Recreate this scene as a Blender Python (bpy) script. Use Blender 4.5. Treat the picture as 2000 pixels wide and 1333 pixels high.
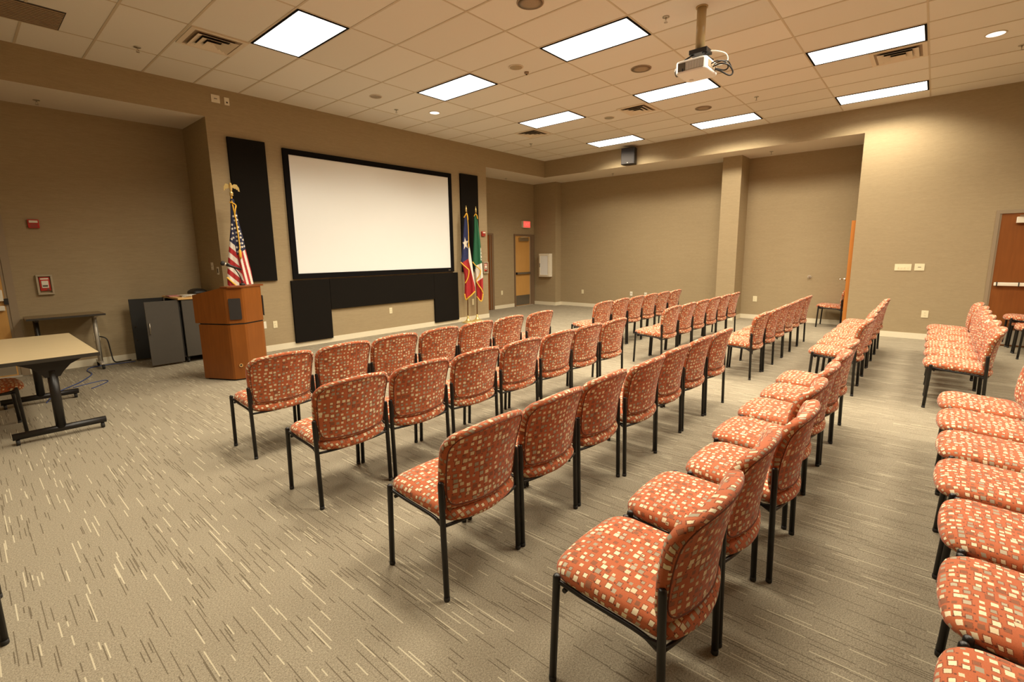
import bpy, bmesh, math, random
from mathutils import Vector, Matrix, Euler
random.seed(7)
PI = math.pi
for o in list(bpy.data.objects):
    bpy.data.objects.remove(o, do_unlink=True)
scn = bpy.context.scene
C = scn.collection

# ------------------------------------------------------------------ camera
ZC = 4.106          # ceiling height
YW = 2.024          # front (screen) wall plane
XR = 5.988          # right wall plane
ZS = 3.669          # soffit height
XL, YB = -6.9, -9.6  # left wall, rear wall
YF = 3.11           # back of the front alcoves
XA = 7.14           # back of the right alcove
cam_d = bpy.data.cameras.new('camera')
cam = bpy.data.objects.new('camera', cam_d)
C.objects.link(cam)
rx, ry, rz = 1.4040897602795444, 0.012334073577121518, -0.8600979982069097
cam.matrix_world = Matrix.Translation((-5.081, -6.404, 1.600)) @ (
    Matrix.Rotation(rz, 4, 'Z') @ Matrix.Rotation(ry, 4, 'Y') @ Matrix.Rotation(rx, 4, 'X'))
cam_d.sensor_fit = 'HORIZONTAL'
cam_d.sensor_width = 36.0
cam_d.lens = 936.7434 / 2000 * 36.0
cam_d.shift_x = (1000 - 1007.147) / 2000
cam_d.shift_y = (652.833 - 666.5) / 2000
cam_d.clip_start = 0.02
scn.camera = cam

# ------------------------------------------------------------------ world, exposure
w = bpy.data.worlds.new('world')
scn.world = w
w.use_nodes = True
w.node_tree.nodes['Background'].inputs[0].default_value = (1.0, 0.85, 0.62, 1)
w.node_tree.nodes['Background'].inputs[1].default_value = 0.02
scn.view_settings.view_transform = 'Standard'
scn.view_settings.look = 'None'
scn.view_settings.exposure = 0.0
scn.view_settings.gamma = 1.0
scn.view_settings.use_curve_mapping = False
LIGHT_COL = (1.0, 0.90, 0.715)
TROFFER_W = 78.0
CUT_LO, CUT_HI = math.cos(math.radians(73)), math.cos(math.radians(58))   # lens cutoff of the troffers

# ------------------------------------------------------------------ materials
def srgb(r, g, b):
    f = lambda c: (c / 255 / 12.92) if c / 255 <= 0.04045 else ((c / 255 + 0.055) / 1.055) ** 2.4
    return (f(r), f(g), f(b), 1.0)

def new_mat(name):
    m = bpy.data.materials.new(name)
    m.use_nodes = True
    nt = m.node_tree
    b = nt.nodes['Principled BSDF']
    return m, nt, b

def N(nt, typ, **kw):
    n = nt.nodes.new(typ)
    for k, v in kw.items():
        setattr(n, k, v)
    return n

def math_node(nt, op, a, b=None):
    n = nt.nodes.new('ShaderNodeMath')
    n.operation = op
    for i, v in enumerate((a, b)):
        if v is None:
            continue
        if isinstance(v, (int, float)):
            n.inputs[i].default_value = v
        else:
            nt.links.new(v, n.inputs[i])
    return n.outputs[0]

def mix_col(nt, fac, a, b, mode='MIX'):
    n = nt.nodes.new('ShaderNodeMix')
    n.data_type = 'RGBA'
    n.blend_type = mode
    if isinstance(fac, (int, float)):
        n.inputs[0].default_value = fac
    else:
        nt.links.new(fac, n.inputs[0])
    for i, v in ((6, a), (7, b)):
        if isinstance(v, tuple):
            n.inputs[i].default_value = v
        else:
            nt.links.new(v, n.inputs[i])
    return n.outputs[2]

def simple(name, col, rough=0.5, metal=0.0, spec=0.5, var=0.0, vscale=30.0, stretch=(1, 1, 1), emit=None, bump=0.0):
    m, nt, b = new_mat(name)
    b.inputs['Base Color'].default_value = col
    b.inputs['Roughness'].default_value = rough
    b.inputs['Metallic'].default_value = metal
    b.inputs['Specular IOR Level'].default_value = spec
    tc = N(nt, 'ShaderNodeTexCoord')
    mp = N(nt, 'ShaderNodeMapping')
    mp.inputs['Scale'].default_value = stretch
    nt.links.new(tc.outputs['Object'], mp.inputs[0])
    no = N(nt, 'ShaderNodeTexNoise')
    no.inputs['Scale'].default_value = vscale
    no.inputs['Detail'].default_value = 3
    nt.links.new(mp.outputs[0], no.inputs['Vector'])
    if var > 0:
        lo = tuple(c * (1 - var) for c in col[:3]) + (1,)
        hi = tuple(min(1, c * (1 + var)) for c in col[:3]) + (1,)
        nt.links.new(mix_col(nt, no.outputs[0], lo, hi), b.inputs['Base Color'])
    if bump > 0:
        bp = N(nt, 'ShaderNodeBump')
        bp.inputs['Strength'].default_value = bump
        bp.inputs['Distance'].default_value = 0.002
        nt.links.new(no.outputs[0], bp.inputs['Height'])
        nt.links.new(bp.outputs[0], b.inputs['Normal'])
    if emit:
        b.inputs['Emission Color'].default_value = emit[0]
        b.inputs['Emission Strength'].default_value = emit[1]
    return m

def wall_material():
    m, nt, b = new_mat('woven_wallcovering')
    tc = N(nt, 'ShaderNodeTexCoord')
    outs = []
    for sc, s in (((14, 14, 170), 1.0), ((3, 3, 30), 1.0), ((90, 90, 90), 1.0)):
        mp = N(nt, 'ShaderNodeMapping')
        mp.inputs['Scale'].default_value = sc
        nt.links.new(tc.outputs['Object'], mp.inputs[0])
        no = N(nt, 'ShaderNodeTexNoise')
        no.inputs['Scale'].default_value = s
        no.inputs['Detail'].default_value = 2
        nt.links.new(mp.outputs[0], no.inputs['Vector'])
        outs.append(no.outputs[0])
    f = math_node(nt, 'ADD', math_node(nt, 'MULTIPLY', outs[0], 0.5), math_node(nt, 'ADD', math_node(nt, 'MULTIPLY', outs[1], 0.25), math_node(nt, 'MULTIPLY', outs[2], 0.25)))
    nt.links.new(mix_col(nt, f, (0.255, 0.192, 0.106, 1), (0.47, 0.365, 0.218, 1)), b.inputs['Base Color'])
    b.inputs['Roughness'].default_value = 0.75
    b.inputs['Specular IOR Level'].default_value = 0.2
    bp = N(nt, 'ShaderNodeBump')
    bp.inputs['Strength'].default_value = 0.12
    bp.inputs['Distance'].default_value = 0.003
    nt.links.new(f, bp.inputs['Height'])
    nt.links.new(bp.outputs[0], b.inputs['Normal'])
    return m

def carpet_material():
    m, nt, b = new_mat('streaked_carpet')
    tc = N(nt, 'ShaderNodeTexCoord')
    sep = N(nt, 'ShaderNodeSeparateXYZ')
    nt.links.new(tc.outputs['Object'], sep.inputs[0])
    X, Y = sep.outputs[0], sep.outputs[1]
    def streak(wx, ly, seed, thr, duty):
        cx = math_node(nt, 'FLOOR', math_node(nt, 'DIVIDE', X, wx))
        fx = math_node(nt, 'FRACT', math_node(nt, 'DIVIDE', X, wx))
        wn = N(nt, 'ShaderNodeTexWhiteNoise', noise_dimensions='2D')
        cb = N(nt, 'ShaderNodeCombineXYZ')
        nt.links.new(cx, cb.inputs[0])
        cb.inputs[1].default_value = seed
        nt.links.new(cb.outputs[0], wn.inputs['Vector'])
        ys = math_node(nt, 'ADD', math_node(nt, 'DIVIDE', Y, ly), math_node(nt, 'MULTIPLY', wn.outputs['Value'], 37.0))
        cy = math_node(nt, 'FLOOR', ys)
        fy = math_node(nt, 'FRACT', ys)
        wn2 = N(nt, 'ShaderNodeTexWhiteNoise', noise_dimensions='3D')
        cb2 = N(nt, 'ShaderNodeCombineXYZ')
        nt.links.new(cx, cb2.inputs[0])
        nt.links.new(cy, cb2.inputs[1])
        cb2.inputs[2].default_value = seed + 3.3
        nt.links.new(cb2.outputs[0], wn2.inputs['Vector'])
        on = math_node(nt, 'LESS_THAN', wn2.outputs['Value'], thr)
        # streak length varies per cell
        sepc = N(nt, 'ShaderNodeSeparateColor')
        nt.links.new(wn2.outputs['Color'], sepc.inputs[0])
        on = math_node(nt, 'MULTIPLY', on, math_node(nt, 'LESS_THAN', fy, math_node(nt, 'ADD', math_node(nt, 'MULTIPLY', sepc.outputs[1], 0.7), 0.25)))
        on = math_node(nt, 'MULTIPLY', on, math_node(nt, 'LESS_THAN', fx, duty))
        return on
    def noise(scale, detail=2):
        no = N(nt, 'ShaderNodeTexNoise')
        no.inputs['Scale'].default_value = scale
        no.inputs['Detail'].default_value = detail
        no.inputs['Roughness'].default_value = 0.75
        nt.links.new(tc.outputs['Object'], no.inputs['Vector'])
        return no.outputs[0]
    n1 = math_node(nt, 'ADD', math_node(nt, 'MULTIPLY', noise(330, 4), 0.55), math_node(nt, 'MULTIPLY', noise(140, 4), 0.45))
    ramp = N(nt, 'ShaderNodeValToRGB')
    ramp.color_ramp.elements[0].position = 0.38
    ramp.color_ramp.elements[0].color = (0.115, 0.093, 0.060, 1)
    ramp.color_ramp.elements[1].position = 0.62
    ramp.color_ramp.elements[1].color = (0.51, 0.445, 0.325, 1)
    nt.links.new(n1, ramp.inputs[0])
    n3 = noise(1.3, 2)
    col = mix_col(nt, math_node(nt, 'MULTIPLY', n3, 0.2), ramp.outputs[0], (0.33, 0.28, 0.20, 1))
    d1 = streak(0.0125, 0.34, 1.0, 0.20, 0.30)
    d2 = streak(0.0170, 0.20, 5.0, 0.14, 0.26)
    l1 = streak(0.0230, 0.32, 9.0, 0.14, 0.22)
    l2 = streak(0.0170, 0.16, 14.0, 0.055, 0.30)
    col = mix_col(nt, math_node(nt, 'MULTIPLY', math_node(nt, 'MAXIMUM', d1, d2), 0.66), col, (0.085, 0.062, 0.036, 1))
    col = mix_col(nt, math_node(nt, 'MULTIPLY', math_node(nt, 'MAXIMUM', l1, l2), 0.72), col, (0.66, 0.59, 0.42, 1))
    nt.links.new(col, b.inputs['Base Color'])
    b.inputs['Roughness'].default_value = 0.95
    b.inputs['Specular IOR Level'].default_value = 0.1
    bp = N(nt, 'ShaderNodeBump')
    bp.inputs['Strength'].default_value = 0.25
    bp.inputs['Distance'].default_value = 0.004
    nt.links.new(n1, bp.inputs['Height'])
    nt.links.new(bp.outputs[0], b.inputs['Normal'])
    return m

def ceiling_material():
    m, nt, b = new_mat('acoustic_ceiling_tile')
    tc = N(nt, 'ShaderNodeTexCoord')
    no = N(nt, 'ShaderNodeTexNoise')
    no.inputs['Scale'].default_value = 160
    no.inputs['Detail'].default_value = 2
    nt.links.new(tc.outputs['Object'], no.inputs['Vector'])
    sep = N(nt, 'ShaderNodeSeparateXYZ')
    nt.links.new(tc.outputs['Object'], sep.inputs[0])
    cx = math_node(nt, 'FLOOR', math_node(nt, 'DIVIDE', sep.outputs[0], 0.6096))
    cy = math_node(nt, 'FLOOR', math_node(nt, 'DIVIDE', sep.outputs[1], 1.2192))
    cb = N(nt, 'ShaderNodeCombineXYZ')
    nt.links.new(cx, cb.inputs[0])
    nt.links.new(cy, cb.inputs[1])
    wn = N(nt, 'ShaderNodeTexWhiteNoise', noise_dimensions='2D')
    nt.links.new(cb.outputs[0], wn.inputs['Vector'])
    f = math_node(nt, 'ADD', math_node(nt, 'MULTIPLY', no.outputs[0], 0.5), math_node(nt, 'MULTIPLY', wn.outputs['Value'], 0.5))
    nt.links.new(mix_col(nt, f, (0.70, 0.66, 0.575, 1), (0.86, 0.815, 0.73, 1)), b.inputs['Base Color'])
    b.inputs['Roughness'].default_value = 0.9
    b.inputs['Specular IOR Level'].default_value = 0.15
    bp = N(nt, 'ShaderNodeBump')
    bp.inputs['Strength'].default_value = 0.2
    bp.inputs['Distance'].default_value = 0.003
    nt.links.new(no.outputs[0], bp.inputs['Height'])
    nt.links.new(bp.outputs[0], b.inputs['Normal'])
    return m

def fabric_material(name):
    """terracotta upholstery with scattered irregular cream, grey and outlined squares, laid out by the cushion's UV map (in metres)"""
    m, nt, b = new_mat(name)
    tc = N(nt, 'ShaderNodeTexCoord')
    sep = N(nt, 'ShaderNodeSeparateXYZ')
    nt.links.new(tc.outputs['UV'], sep.inputs[0])
    oi = N(nt, 'ShaderNodeObjectInfo')
    cb = N(nt, 'ShaderNodeCombineXYZ')
    nt.links.new(math_node(nt, 'ADD', sep.outputs[0], math_node(nt, 'MULTIPLY', oi.outputs['Random'], 13.7)), cb.inputs[0])
    nt.links.new(math_node(nt, 'ADD', sep.outputs[1], math_node(nt, 'MULTIPLY', oi.outputs['Random'], 7.3)), cb.inputs[1])
    U = cb.outputs[0]
    def vor(scale, rnd, off=0.0):
        mp = N(nt, 'ShaderNodeMapping')
        mp.inputs['Location'].default_value = (off, off * 1.7, 0)
        mp.inputs['Scale'].default_value = (scale * 0.94, scale * 1.06, 1)
        nt.links.new(U, mp.inputs[0])
        v = N(nt, 'ShaderNodeTexVoronoi', voronoi_dimensions='2D', distance='CHEBYCHEV', feature='F1')
        v.inputs['Scale'].default_value = 1.0
        v.inputs['Randomness'].default_value = rnd
        nt.links.new(mp.outputs[0], v.inputs['Vector'])
        sc = N(nt, 'ShaderNodeSeparateColor')
        nt.links.new(v.outputs['Color'], sc.inputs[0])
        return v.outputs['Distance'], sc.outputs
    no = N(nt, 'ShaderNodeTexNoise')
    no.inputs['Scale'].default_value = 260
    nt.links.new(U, no.inputs['Vector'])
    d, c = vor(32, 0.46)
    d = math_node(nt, 'ADD', d, math_node(nt, 'MULTIPLY', math_node(nt, 'SUBTRACT', no.outputs[0], 0.5), 0.13))
    size = math_node(nt, 'ADD', math_node(nt, 'MULTIPLY', c[0], 0.14), 0.185)
    sq = math_node(nt, 'LESS_THAN', d, size)
    base = mix_col(nt, no.outputs[0], (0.40, 0.098, 0.036, 1), (0.57, 0.158, 0.060, 1))
    ramp = N(nt, 'ShaderNodeValToRGB')
    ramp.color_ramp.interpolation = 'CONSTANT'
    els = [(0.0, (0.82, 0.71, 0.47, 1)), (0.34, (0.36, 0.31, 0.215, 1)), (0.52, (0.46, 0.40, 0.28, 1)), (0.66, (0.27, 0.105, 0.05, 1)), (0.80, (0.70, 0.59, 0.38, 1))]
    e = ramp.color_ramp.elements
    e[0].position, e[0].color = els[0]
    e[1].position, e[1].color = els[1]
    for p, cl in els[2:]:
        n_ = e.new(p)
        n_.color = cl
    nt.links.new(c[1], ramp.inputs[0])
    col = mix_col(nt, sq, base, ramp.outputs[0])
    # a dark thin outline square around some cells, a dark fleck inside a few
    ring = math_node(nt, 'MULTIPLY', math_node(nt, 'LESS_THAN', math_node(nt, 'ABSOLUTE', math_node(nt, 'SUBTRACT', d, math_node(nt, 'ADD', size, 0.055))), 0.032), math_node(nt, 'GREATER_THAN', c[2], 0.38))
    col = mix_col(nt, math_node(nt, 'MULTIPLY', ring, 0.75), col, (0.14, 0.045, 0.022, 1))
    d2, c2 = vor(32, 0.46, 0.31)
    fleck = math_node(nt, 'MULTIPLY', math_node(nt, 'LESS_THAN', d2, 0.10), math_node(nt, 'GREATER_THAN', c2[0], 0.40))
    col = mix_col(nt, math_node(nt, 'MULTIPLY', fleck, 0.8), col, (0.10, 0.04, 0.025, 1))
    nt.links.new(col, b.inputs['Base Color'])
    b.inputs['Roughness'].default_value = 0.85
    b.inputs['Specular IOR Level'].default_value = 0.2
    b.inputs['Sheen Weight'].default_value = 0.15
    bp = N(nt, 'ShaderNodeBump')
    bp.inputs['Strength'].default_value = 0.15
    bp.inputs['Distance'].default_value = 0.001
    nt.links.new(no.outputs[0], bp.inputs['Height'])
    nt.links.new(bp.outputs[0], b.inputs['Normal'])
    return m

def wood_material(name, c1, c2, axis=2, rough=0.32, scale=1.0):
    m, nt, b = new_mat(name)
    tc = N(nt, 'ShaderNodeTexCoord')
    mp = N(nt, 'ShaderNodeMapping')
    s = [14 * scale] * 3
    s[axis] = 1.0 * scale
    mp.inputs['Scale'].default_value = s
    nt.links.new(tc.outputs['Object'], mp.inputs[0])
    no = N(nt, 'ShaderNodeTexNoise')
    no.inputs['Scale'].default_value = 2.2
    no.inputs['Detail'].default_value = 6
    no.inputs['Distortion'].default_value = 0.6
    nt.links.new(mp.outputs[0], no.inputs['Vector'])
    n2 = N(nt, 'ShaderNodeTexNoise')
    n2.inputs['Scale'].default_value = 3.0
    n2.inputs['Detail'].default_value = 2
    nt.links.new(tc.outputs['Object'], n2.inputs['Vector'])
    f = math_node(nt, 'ADD', math_node(nt, 'MULTIPLY', no.outputs[0], 0.6), math_node(nt, 'MULTIPLY', n2.outputs[0], 0.4))
    nt.links.new(mix_col(nt, f, c1, c2), b.inputs['Base Color'])
    b.inputs['Roughness'].default_value = rough
    b.inputs['Specular IOR Level'].default_value = 0.35
    return m

M = {}
M['wall'] = wall_material()
M['carpet'] = carpet_material()
M['tile'] = ceiling_material()
M['soffit'] = simple('soffit_paint', (0.72, 0.65, 0.54, 1), 0.8, var=0.03)
M['tbar'] = simple('ceiling_tee_metal', (0.60, 0.51, 0.37, 1), 0.5, var=0.03)
M['base'] = simple('vinyl_base', (0.78, 0.70, 0.52, 1), 0.5, var=0.03)
M['seat'] = M['back'] = fabric_material('square_print_fabric')
M['piping'] = simple('dark_welt', (0.16, 0.045, 0.02, 1), 0.8, var=0.1)
M['blackmetal'] = simple('black_powder_coat', (0.010, 0.008, 0.007, 1), 0.38, spec=0.45, var=0.1)
M['blackplastic'] = simple('black_plastic', (0.014, 0.012, 0.011, 1), 0.45, var=0.1)
M['rubber'] = simple('black_rubber', (0.02, 0.018, 0.016, 1), 0.7, var=0.1)
M['panel'] = simple('black_acoustic_fabric', (0.011, 0.009, 0.007, 1), 0.95, spec=0.1, var=0.25, vscale=300, bump=0.2)
M['screenframe'] = simple('black_velvet_frame', (0.007, 0.006, 0.006, 1), 0.9, spec=0.1, var=0.2, vscale=200)
M['screen'] = simple('projection_vinyl', (0.85, 0.865, 0.85, 1), 0.75, spec=0.2, var=0.008, vscale=3)
M['white'] = simple('white_plastic', (0.80, 0.74, 0.60, 1), 0.4, var=0.02)
M['ivory'] = simple('ivory_plastic', (0.80, 0.71, 0.47, 1), 0.4, var=0.02)
M['slot'] = simple('dark_slot', (0.10, 0.08, 0.05, 1), 0.6, var=0.1)
M['chrome'] = simple('polished_metal', (0.75, 0.70, 0.60, 1), 0.18, metal=1.0, var=0.04)
M['steel'] = simple('brushed_steel', (0.50, 0.46, 0.38, 1), 0.35, metal=1.0, var=0.08, stretch=(1, 1, 20))
M['silver'] = simple('silver_paint', (0.55, 0.50, 0.41, 1), 0.4, metal=0.3, var=0.05)
M['brass'] = simple('polished_brass', (0.92, 0.70, 0.28, 1), 0.3, metal=0.7, var=0.05)
M['darkwoodpole'] = simple('brown_flag_staff', (0.17, 0.075, 0.025, 1), 0.35, var=0.2, stretch=(1, 1, .1))
M['gold'] = simple('gold_fringe', (0.85, 0.46, 0.04, 1), 0.6, var=0.25, vscale=150)
M['cherry'] = wood_material('cherry_veneer', (0.145, 0.040, 0.005, 1), (0.30, 0.095, 0.014, 1), 2, 0.3)
M['cherrytop'] = wood_material('cherry_edge', (0.15, 0.040, 0.010, 1), (0.24, 0.07, 0.016, 1), 0, 0.35)
M['doororange'] = wood_material('amber_door_veneer', (0.38, 0.13, 0.022, 1), (0.55, 0.21, 0.045, 1), 2, 0.35)
M['doorred'] = wood_material('red_oak_door_veneer', (0.165, 0.048, 0.009, 1), (0.29, 0.095, 0.020, 1), 2, 0.35)
M['doortan'] = wood_material('tan_door_veneer', (0.50, 0.25, 0.065, 1), (0.64, 0.36, 0.11, 1), 2, 0.4)
M['doorframe'] = simple('taupe_door_frame', (0.30, 0.225, 0.14, 1), 0.45, var=0.03)
M['framebrown'] = simple('brown_door_frame', (0.20, 0.13, 0.075, 1), 0.4, var=0.04)
M['laminate'] = wood_material('beige_laminate', (0.60, 0.47, 0.26, 1), (0.74, 0.60, 0.36, 1), 0, 0.3, 0.6)
M['darklam'] = wood_material('dark_walnut_laminate', (0.15, 0.10, 0.045, 1), (0.21, 0.145, 0.07, 1), 0, 0.25)
M['edge'] = simple('black_vinyl_edge', (0.03, 0.025, 0.018, 1), 0.45, var=0.1)
M['cabinet'] = simple('charcoal_laminate', (0.075, 0.065, 0.052, 1), 0.45, var=0.06)
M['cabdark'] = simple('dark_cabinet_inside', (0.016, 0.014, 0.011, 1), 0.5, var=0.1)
M['maple'] = wood_material('maple_laminate', (0.62, 0.36, 0.12, 1), (0.72, 0.45, 0.17, 1), 0, 0.35)
M['grille'] = simple('speaker_grille_cloth', (0.020, 0.015, 0.012, 1), 0.8, var=0.3, vscale=400)
M['red'] = simple('alarm_red', (0.50, 0.022, 0.012, 1), 0.35, var=0.04)
M['clear'] = simple('clear_cover_edge', (0.42, 0.36, 0.25, 1), 0.15, spec=0.8, var=0.1)
M['cable'] = simple('black_cable', (0.02, 0.018, 0.016, 1), 0.5, var=0.1)
M['cableblue'] = simple('blue_network_cable', (0.04, 0.07, 0.22, 1), 0.5, var=0.1)
M['cablewhite'] = simple('white_cable', (0.75, 0.70, 0.58, 1), 0.5, var=0.05)
M['poletan'] = simple('beige_projector_pole', (0.50, 0.36, 0.17, 1), 0.35, var=0.04)
M['projwhite'] = simple('projector_shell', (0.88, 0.87, 0.84, 1), 0.35, var=0.02)
M['projgrey'] = simple('projector_vent', (0.30, 0.26, 0.21, 1), 0.45, var=0.25, vscale=3, stretch=(1, 90, 1))
M['lens'] = simple('projector_lens', (0.02, 0.025, 0.05, 1), 0.08, spec=0.8, var=0.1)
M['reflector'] = simple('bright_can_reflector', (0.92, 0.90, 0.86, 1), 0.22, metal=0.95, var=0.03)
M['ventdark'] = simple('duct_dark', (0.035, 0.028, 0.02, 1), 0.8, var=0.2)
M['ventpaint'] = simple('diffuser_paint', (0.74, 0.64, 0.50, 1), 0.5, var=0.03)
M['grilletan'] = simple('ceiling_speaker_grille', (0.34, 0.25, 0.16, 1), 0.6, var=0.35, vscale=300)
M['diffuser'] = simple('lit_diffuser', (0.9, 0.9, 0.88, 1), 0.5, emit=((1.0, 0.97, 0.90, 1), 2.6))
M['canlit'] = simple('lit_can_lens', (0.9, 0.9, 0.85, 1), 0.5, emit=((1.0, 0.88, 0.74, 1), 1.6))
M['exitface'] = simple('lit_exit_face', (0.6, 0.1, 0.08, 1), 0.5, emit=((1.0, 0.10, 0.075, 1), 0.85))
M['exitletter'] = simple('lit_exit_letters', (0.7, 0.2, 0.16, 1), 0.5, emit=((1.0, 0.18, 0.13, 1), 1.0))
M['paper'] = simple('paper', (0.78, 0.74, 0.64, 1), 0.7, var=0.03)
M['pinkpaper'] = simple('pink_folder', (0.50, 0.20, 0.18, 1), 0.6, var=0.05)
M['greyplate'] = simple('kick_plate', (0.20, 0.17, 0.125, 1), 0.35, metal=0.6, var=0.06)
M['fl_navy'] = simple('navy_nylon', (0.012, 0.016, 0.055, 1), 0.6, var=0.15)
M['fl_blue'] = simple('blue_nylon', (0.020, 0.028, 0.110, 1), 0.6, var=0.15)
M['fl_white'] = simple('white_nylon', (0.80, 0.74, 0.64, 1), 0.6, var=0.04)
M['fl_red'] = simple('red_nylon', (0.42, 0.020, 0.022, 1), 0.6, var=0.12)
M['fl_green'] = simple('green_nylon', (0.010, 0.120, 0.050, 1), 0.6, var=0.12)

# ------------------------------------------------------------------ mesh helpers
def box(bm, x0, x1, y0, y1, z0, z1, mi=0, bev=0.0):
    vs = [bm.verts.new((x, y, z)) for z in (z0, z1) for y in (y0, y1) for x in (x0, x1)]
    fs = []
    for q in ((0, 2, 3, 1), (4, 5, 7, 6), (0, 1, 5, 4), (2, 6, 7, 3), (0, 4, 6, 2), (1, 3, 7, 5)):
        f = bm.faces.new([vs[i] for i in q])
        f.material_index = mi
        fs.append(f)
    if bev > 0:
        es = list({e for f in fs for e in f.edges})
        bmesh.ops.bevel(bm, geom=es, offset=bev, segments=2, affect='EDGES', profile=0.5, material=-1)
    return fs

def frame_of(d):
    d = d.normalized()
    a = Vector((0, 0, 1)) if abs(d.z) < 0.9 else Vector((1, 0, 0))
    u = d.cross(a).normalized()
    return u, d.cross(u).normalized()

def tube(bm, pts, r, seg=10, dome=False, mi=0, cap=True):
    pts = [Vector(p) for p in pts]
    rs = r if isinstance(r, (list, tuple)) else [r] * len(pts)
    rings = []
    u = None
    for i, p in enumerate(pts):
        d = (pts[min(i + 1, len(pts) - 1)] - pts[max(i - 1, 0)])
        if u is None:
            u, v = frame_of(d)
        else:
            d = d.normalized()
            u = (u - d * u.dot(d)).normalized()
            v = d.cross(u)
        rings.append([bm.verts.new(p + (u * math.cos(2 * PI * k / seg) + v * math.sin(2 * PI * k / seg)) * rs[i]) for k in range(seg)])
    for a, b_ in zip(rings, rings[1:]):
        for k in range(seg):
            f = bm.faces.new((a[k], a[(k + 1) % seg], b_[(k + 1) % seg], b_[k]))
            f.smooth = True
            f.material_index = mi
    if cap:
        for ring in (rings[0], rings[-1]):
            try:
                f = bm.faces.new(ring)
                f.material_index = mi
            except ValueError:
                pass

def smooth_path(pts, n=6):
    pts = [Vector(p) for p in pts]
    out = []
    P = [pts[0]] + pts + [pts[-1]]
    for i in range(1, len(P) - 2):
        p0, p1, p2, p3 = P[i - 1], P[i], P[i + 1], P[i + 2]
        for k in range(n):
            t = k / n
            out.append(0.5 * ((2 * p1) + (p2 - p0) * t + (2 * p0 - 5 * p1 + 4 * p2 - p3) * t * t + (3 * p1 - p0 - 3 * p2 + p3) * t ** 3))
    out.append(pts[-1])
    return out

def lathe(bm, prof, seg=24, center=(0, 0, 0), mi=0, cap=True):
    cx, cy, cz = center
    rings = []
    for r, z in prof:
        rings.append([bm.verts.new((cx + r * math.cos(2 * PI * k / seg), cy + r * math.sin(2 * PI * k / seg), cz + z)) for k in range(seg)])
    for a, b_ in zip(rings, rings[1:]):
        for k in range(seg):
            f = bm.faces.new((a[k], a[(k + 1) % seg], b_[(k + 1) % seg], b_[k]))
            f.smooth = True
            f.material_index = mi
    if cap:
        for ring in (rings[0], rings[-1]):
            f = bm.faces.new(ring)
            f.material_index = mi

def prism(bm, poly, z0, z1, mi=0, fn=None):
    """extrude a 2D polygon; fn maps (a, b, h) to a point"""
    fn = fn or (lambda a, b_, h: (a, b_, h))
    lo = [bm.verts.new(fn(a, b_, z0)) for a, b_ in poly]
    hi = [bm.verts.new(fn(a, b_, z1)) for a, b_ in poly]
    n = len(poly)
    fs = [bm.faces.new(lo[::-1]), bm.faces.new(hi)]
    for k in range(n):
        fs.append(bm.faces.new((lo[k], lo[(k + 1) % n], hi[(k + 1) % n], hi[k])))
    for f in fs:
        f.material_index = mi
    return fs

def rounded_rect(x0, x1, y0, y1, r, n=5):
    out = []
    for cx, cy, a0 in ((x1 - r, y1 - r, 0), (x0 + r, y1 - r, 90), (x0 + r, y0 + r, 180), (x1 - r, y0 + r, 270)):
        for k in range(n + 1):
            a = math.radians(a0 + 90 * k / n)
            out.append((cx + r * math.cos(a), cy + r * math.sin(a)))
    return out

def cushion(bm, outline, layers, fn, seam=1):
    """stack of inset outlines, closed with a centre fan at both ends; fn(a, b, h) -> point"""
    cx = sum(p[0] for p in outline) / len(outline)
    cy = sum(p[1] for p in outline) / len(outline)
    hx = max(abs(p[0] - cx) for p in outline)
    hy = max(abs(p[1] - cy) for p in outline)
    uvl = bm.loops.layers.uv.verify()
    rings = []
    for ins, h in layers:
        rings.append([bm.verts.new(fn(cx + (p[0] - cx) * (1 - ins / hx), cy + (p[1] - cy) * (1 - ins / hy), h)) for p in outline])
    n = len(outline)
    L = len(layers)
    def spread(seq):
        """unrolled outward distance of each layer, measured over the surface from the first of seq"""
        e = {seq[0]: -layers[seq[0]][0]}
        for i, j in zip(seq, seq[1:]):
            e[j] = e[i] + math.hypot(layers[i][0] - layers[j][0], layers[i][1] - layers[j][1])
        return e
    lo, hi = spread(list(range(0, seam + 1))), spread(list(range(L - 1, seam - 1, -1)))
    def uv(k, e, side):
        p = outline[k % n]
        return (cx + (p[0] - cx) * (1 + e / hx) + side * 3.71, cy + (p[1] - cy) * (1 + e / hy) + side * 1.93)
    for i in range(L - 1):
        a, b_ = rings[i], rings[i + 1]
        e, side = (lo, 0) if i + 1 <= seam else (hi, 1)
        for k in range(n):
            f = bm.faces.new((a[k], a[(k + 1) % n], b_[(k + 1) % n], b_[k]))
            f.smooth = True
            for lp, q in zip(f.loops, (uv(k, e[i], side), uv(k + 1, e[i], side), uv(k + 1, e[i + 1], side), uv(k, e[i + 1], side))):
                lp[uvl].uv = q
    for i, e, side in ((0, lo, 0), (L - 1, hi, 1)):
        c = bm.verts.new(fn(cx, cy, layers[i][1]))
        for k in range(n):
            f = bm.faces.new((rings[i][k], rings[i][(k + 1) % n], c))
            f.smooth = True
            for lp, q in zip(f.loops, (uv(k, e[i], side), uv(k + 1, e[i], side), (cx + side * 3.71, cy + side * 1.93))):
                lp[uvl].uv = q

def obj(name, bm, mat, parent=None, loc=None, rot=None, weld=False):
    bmesh.ops.recalc_face_normals(bm, faces=bm.faces)
    me = bpy.data.meshes.new(name)
    bm.to_mesh(me)
    bm.free()
    for mm in (mat if isinstance(mat, (list, tuple)) else [mat]):
        me.materials.append(M[mm] if isinstance(mm, str) else mm)
    o = bpy.data.objects.new(name, me)
    C.objects.link(o)
    if parent is not None:
        o.parent = parent
    if loc is not None:
        o.location = loc
    if rot is not None:
        o.rotation_euler = rot
    return o

def B():
    return bmesh.new()

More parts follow.
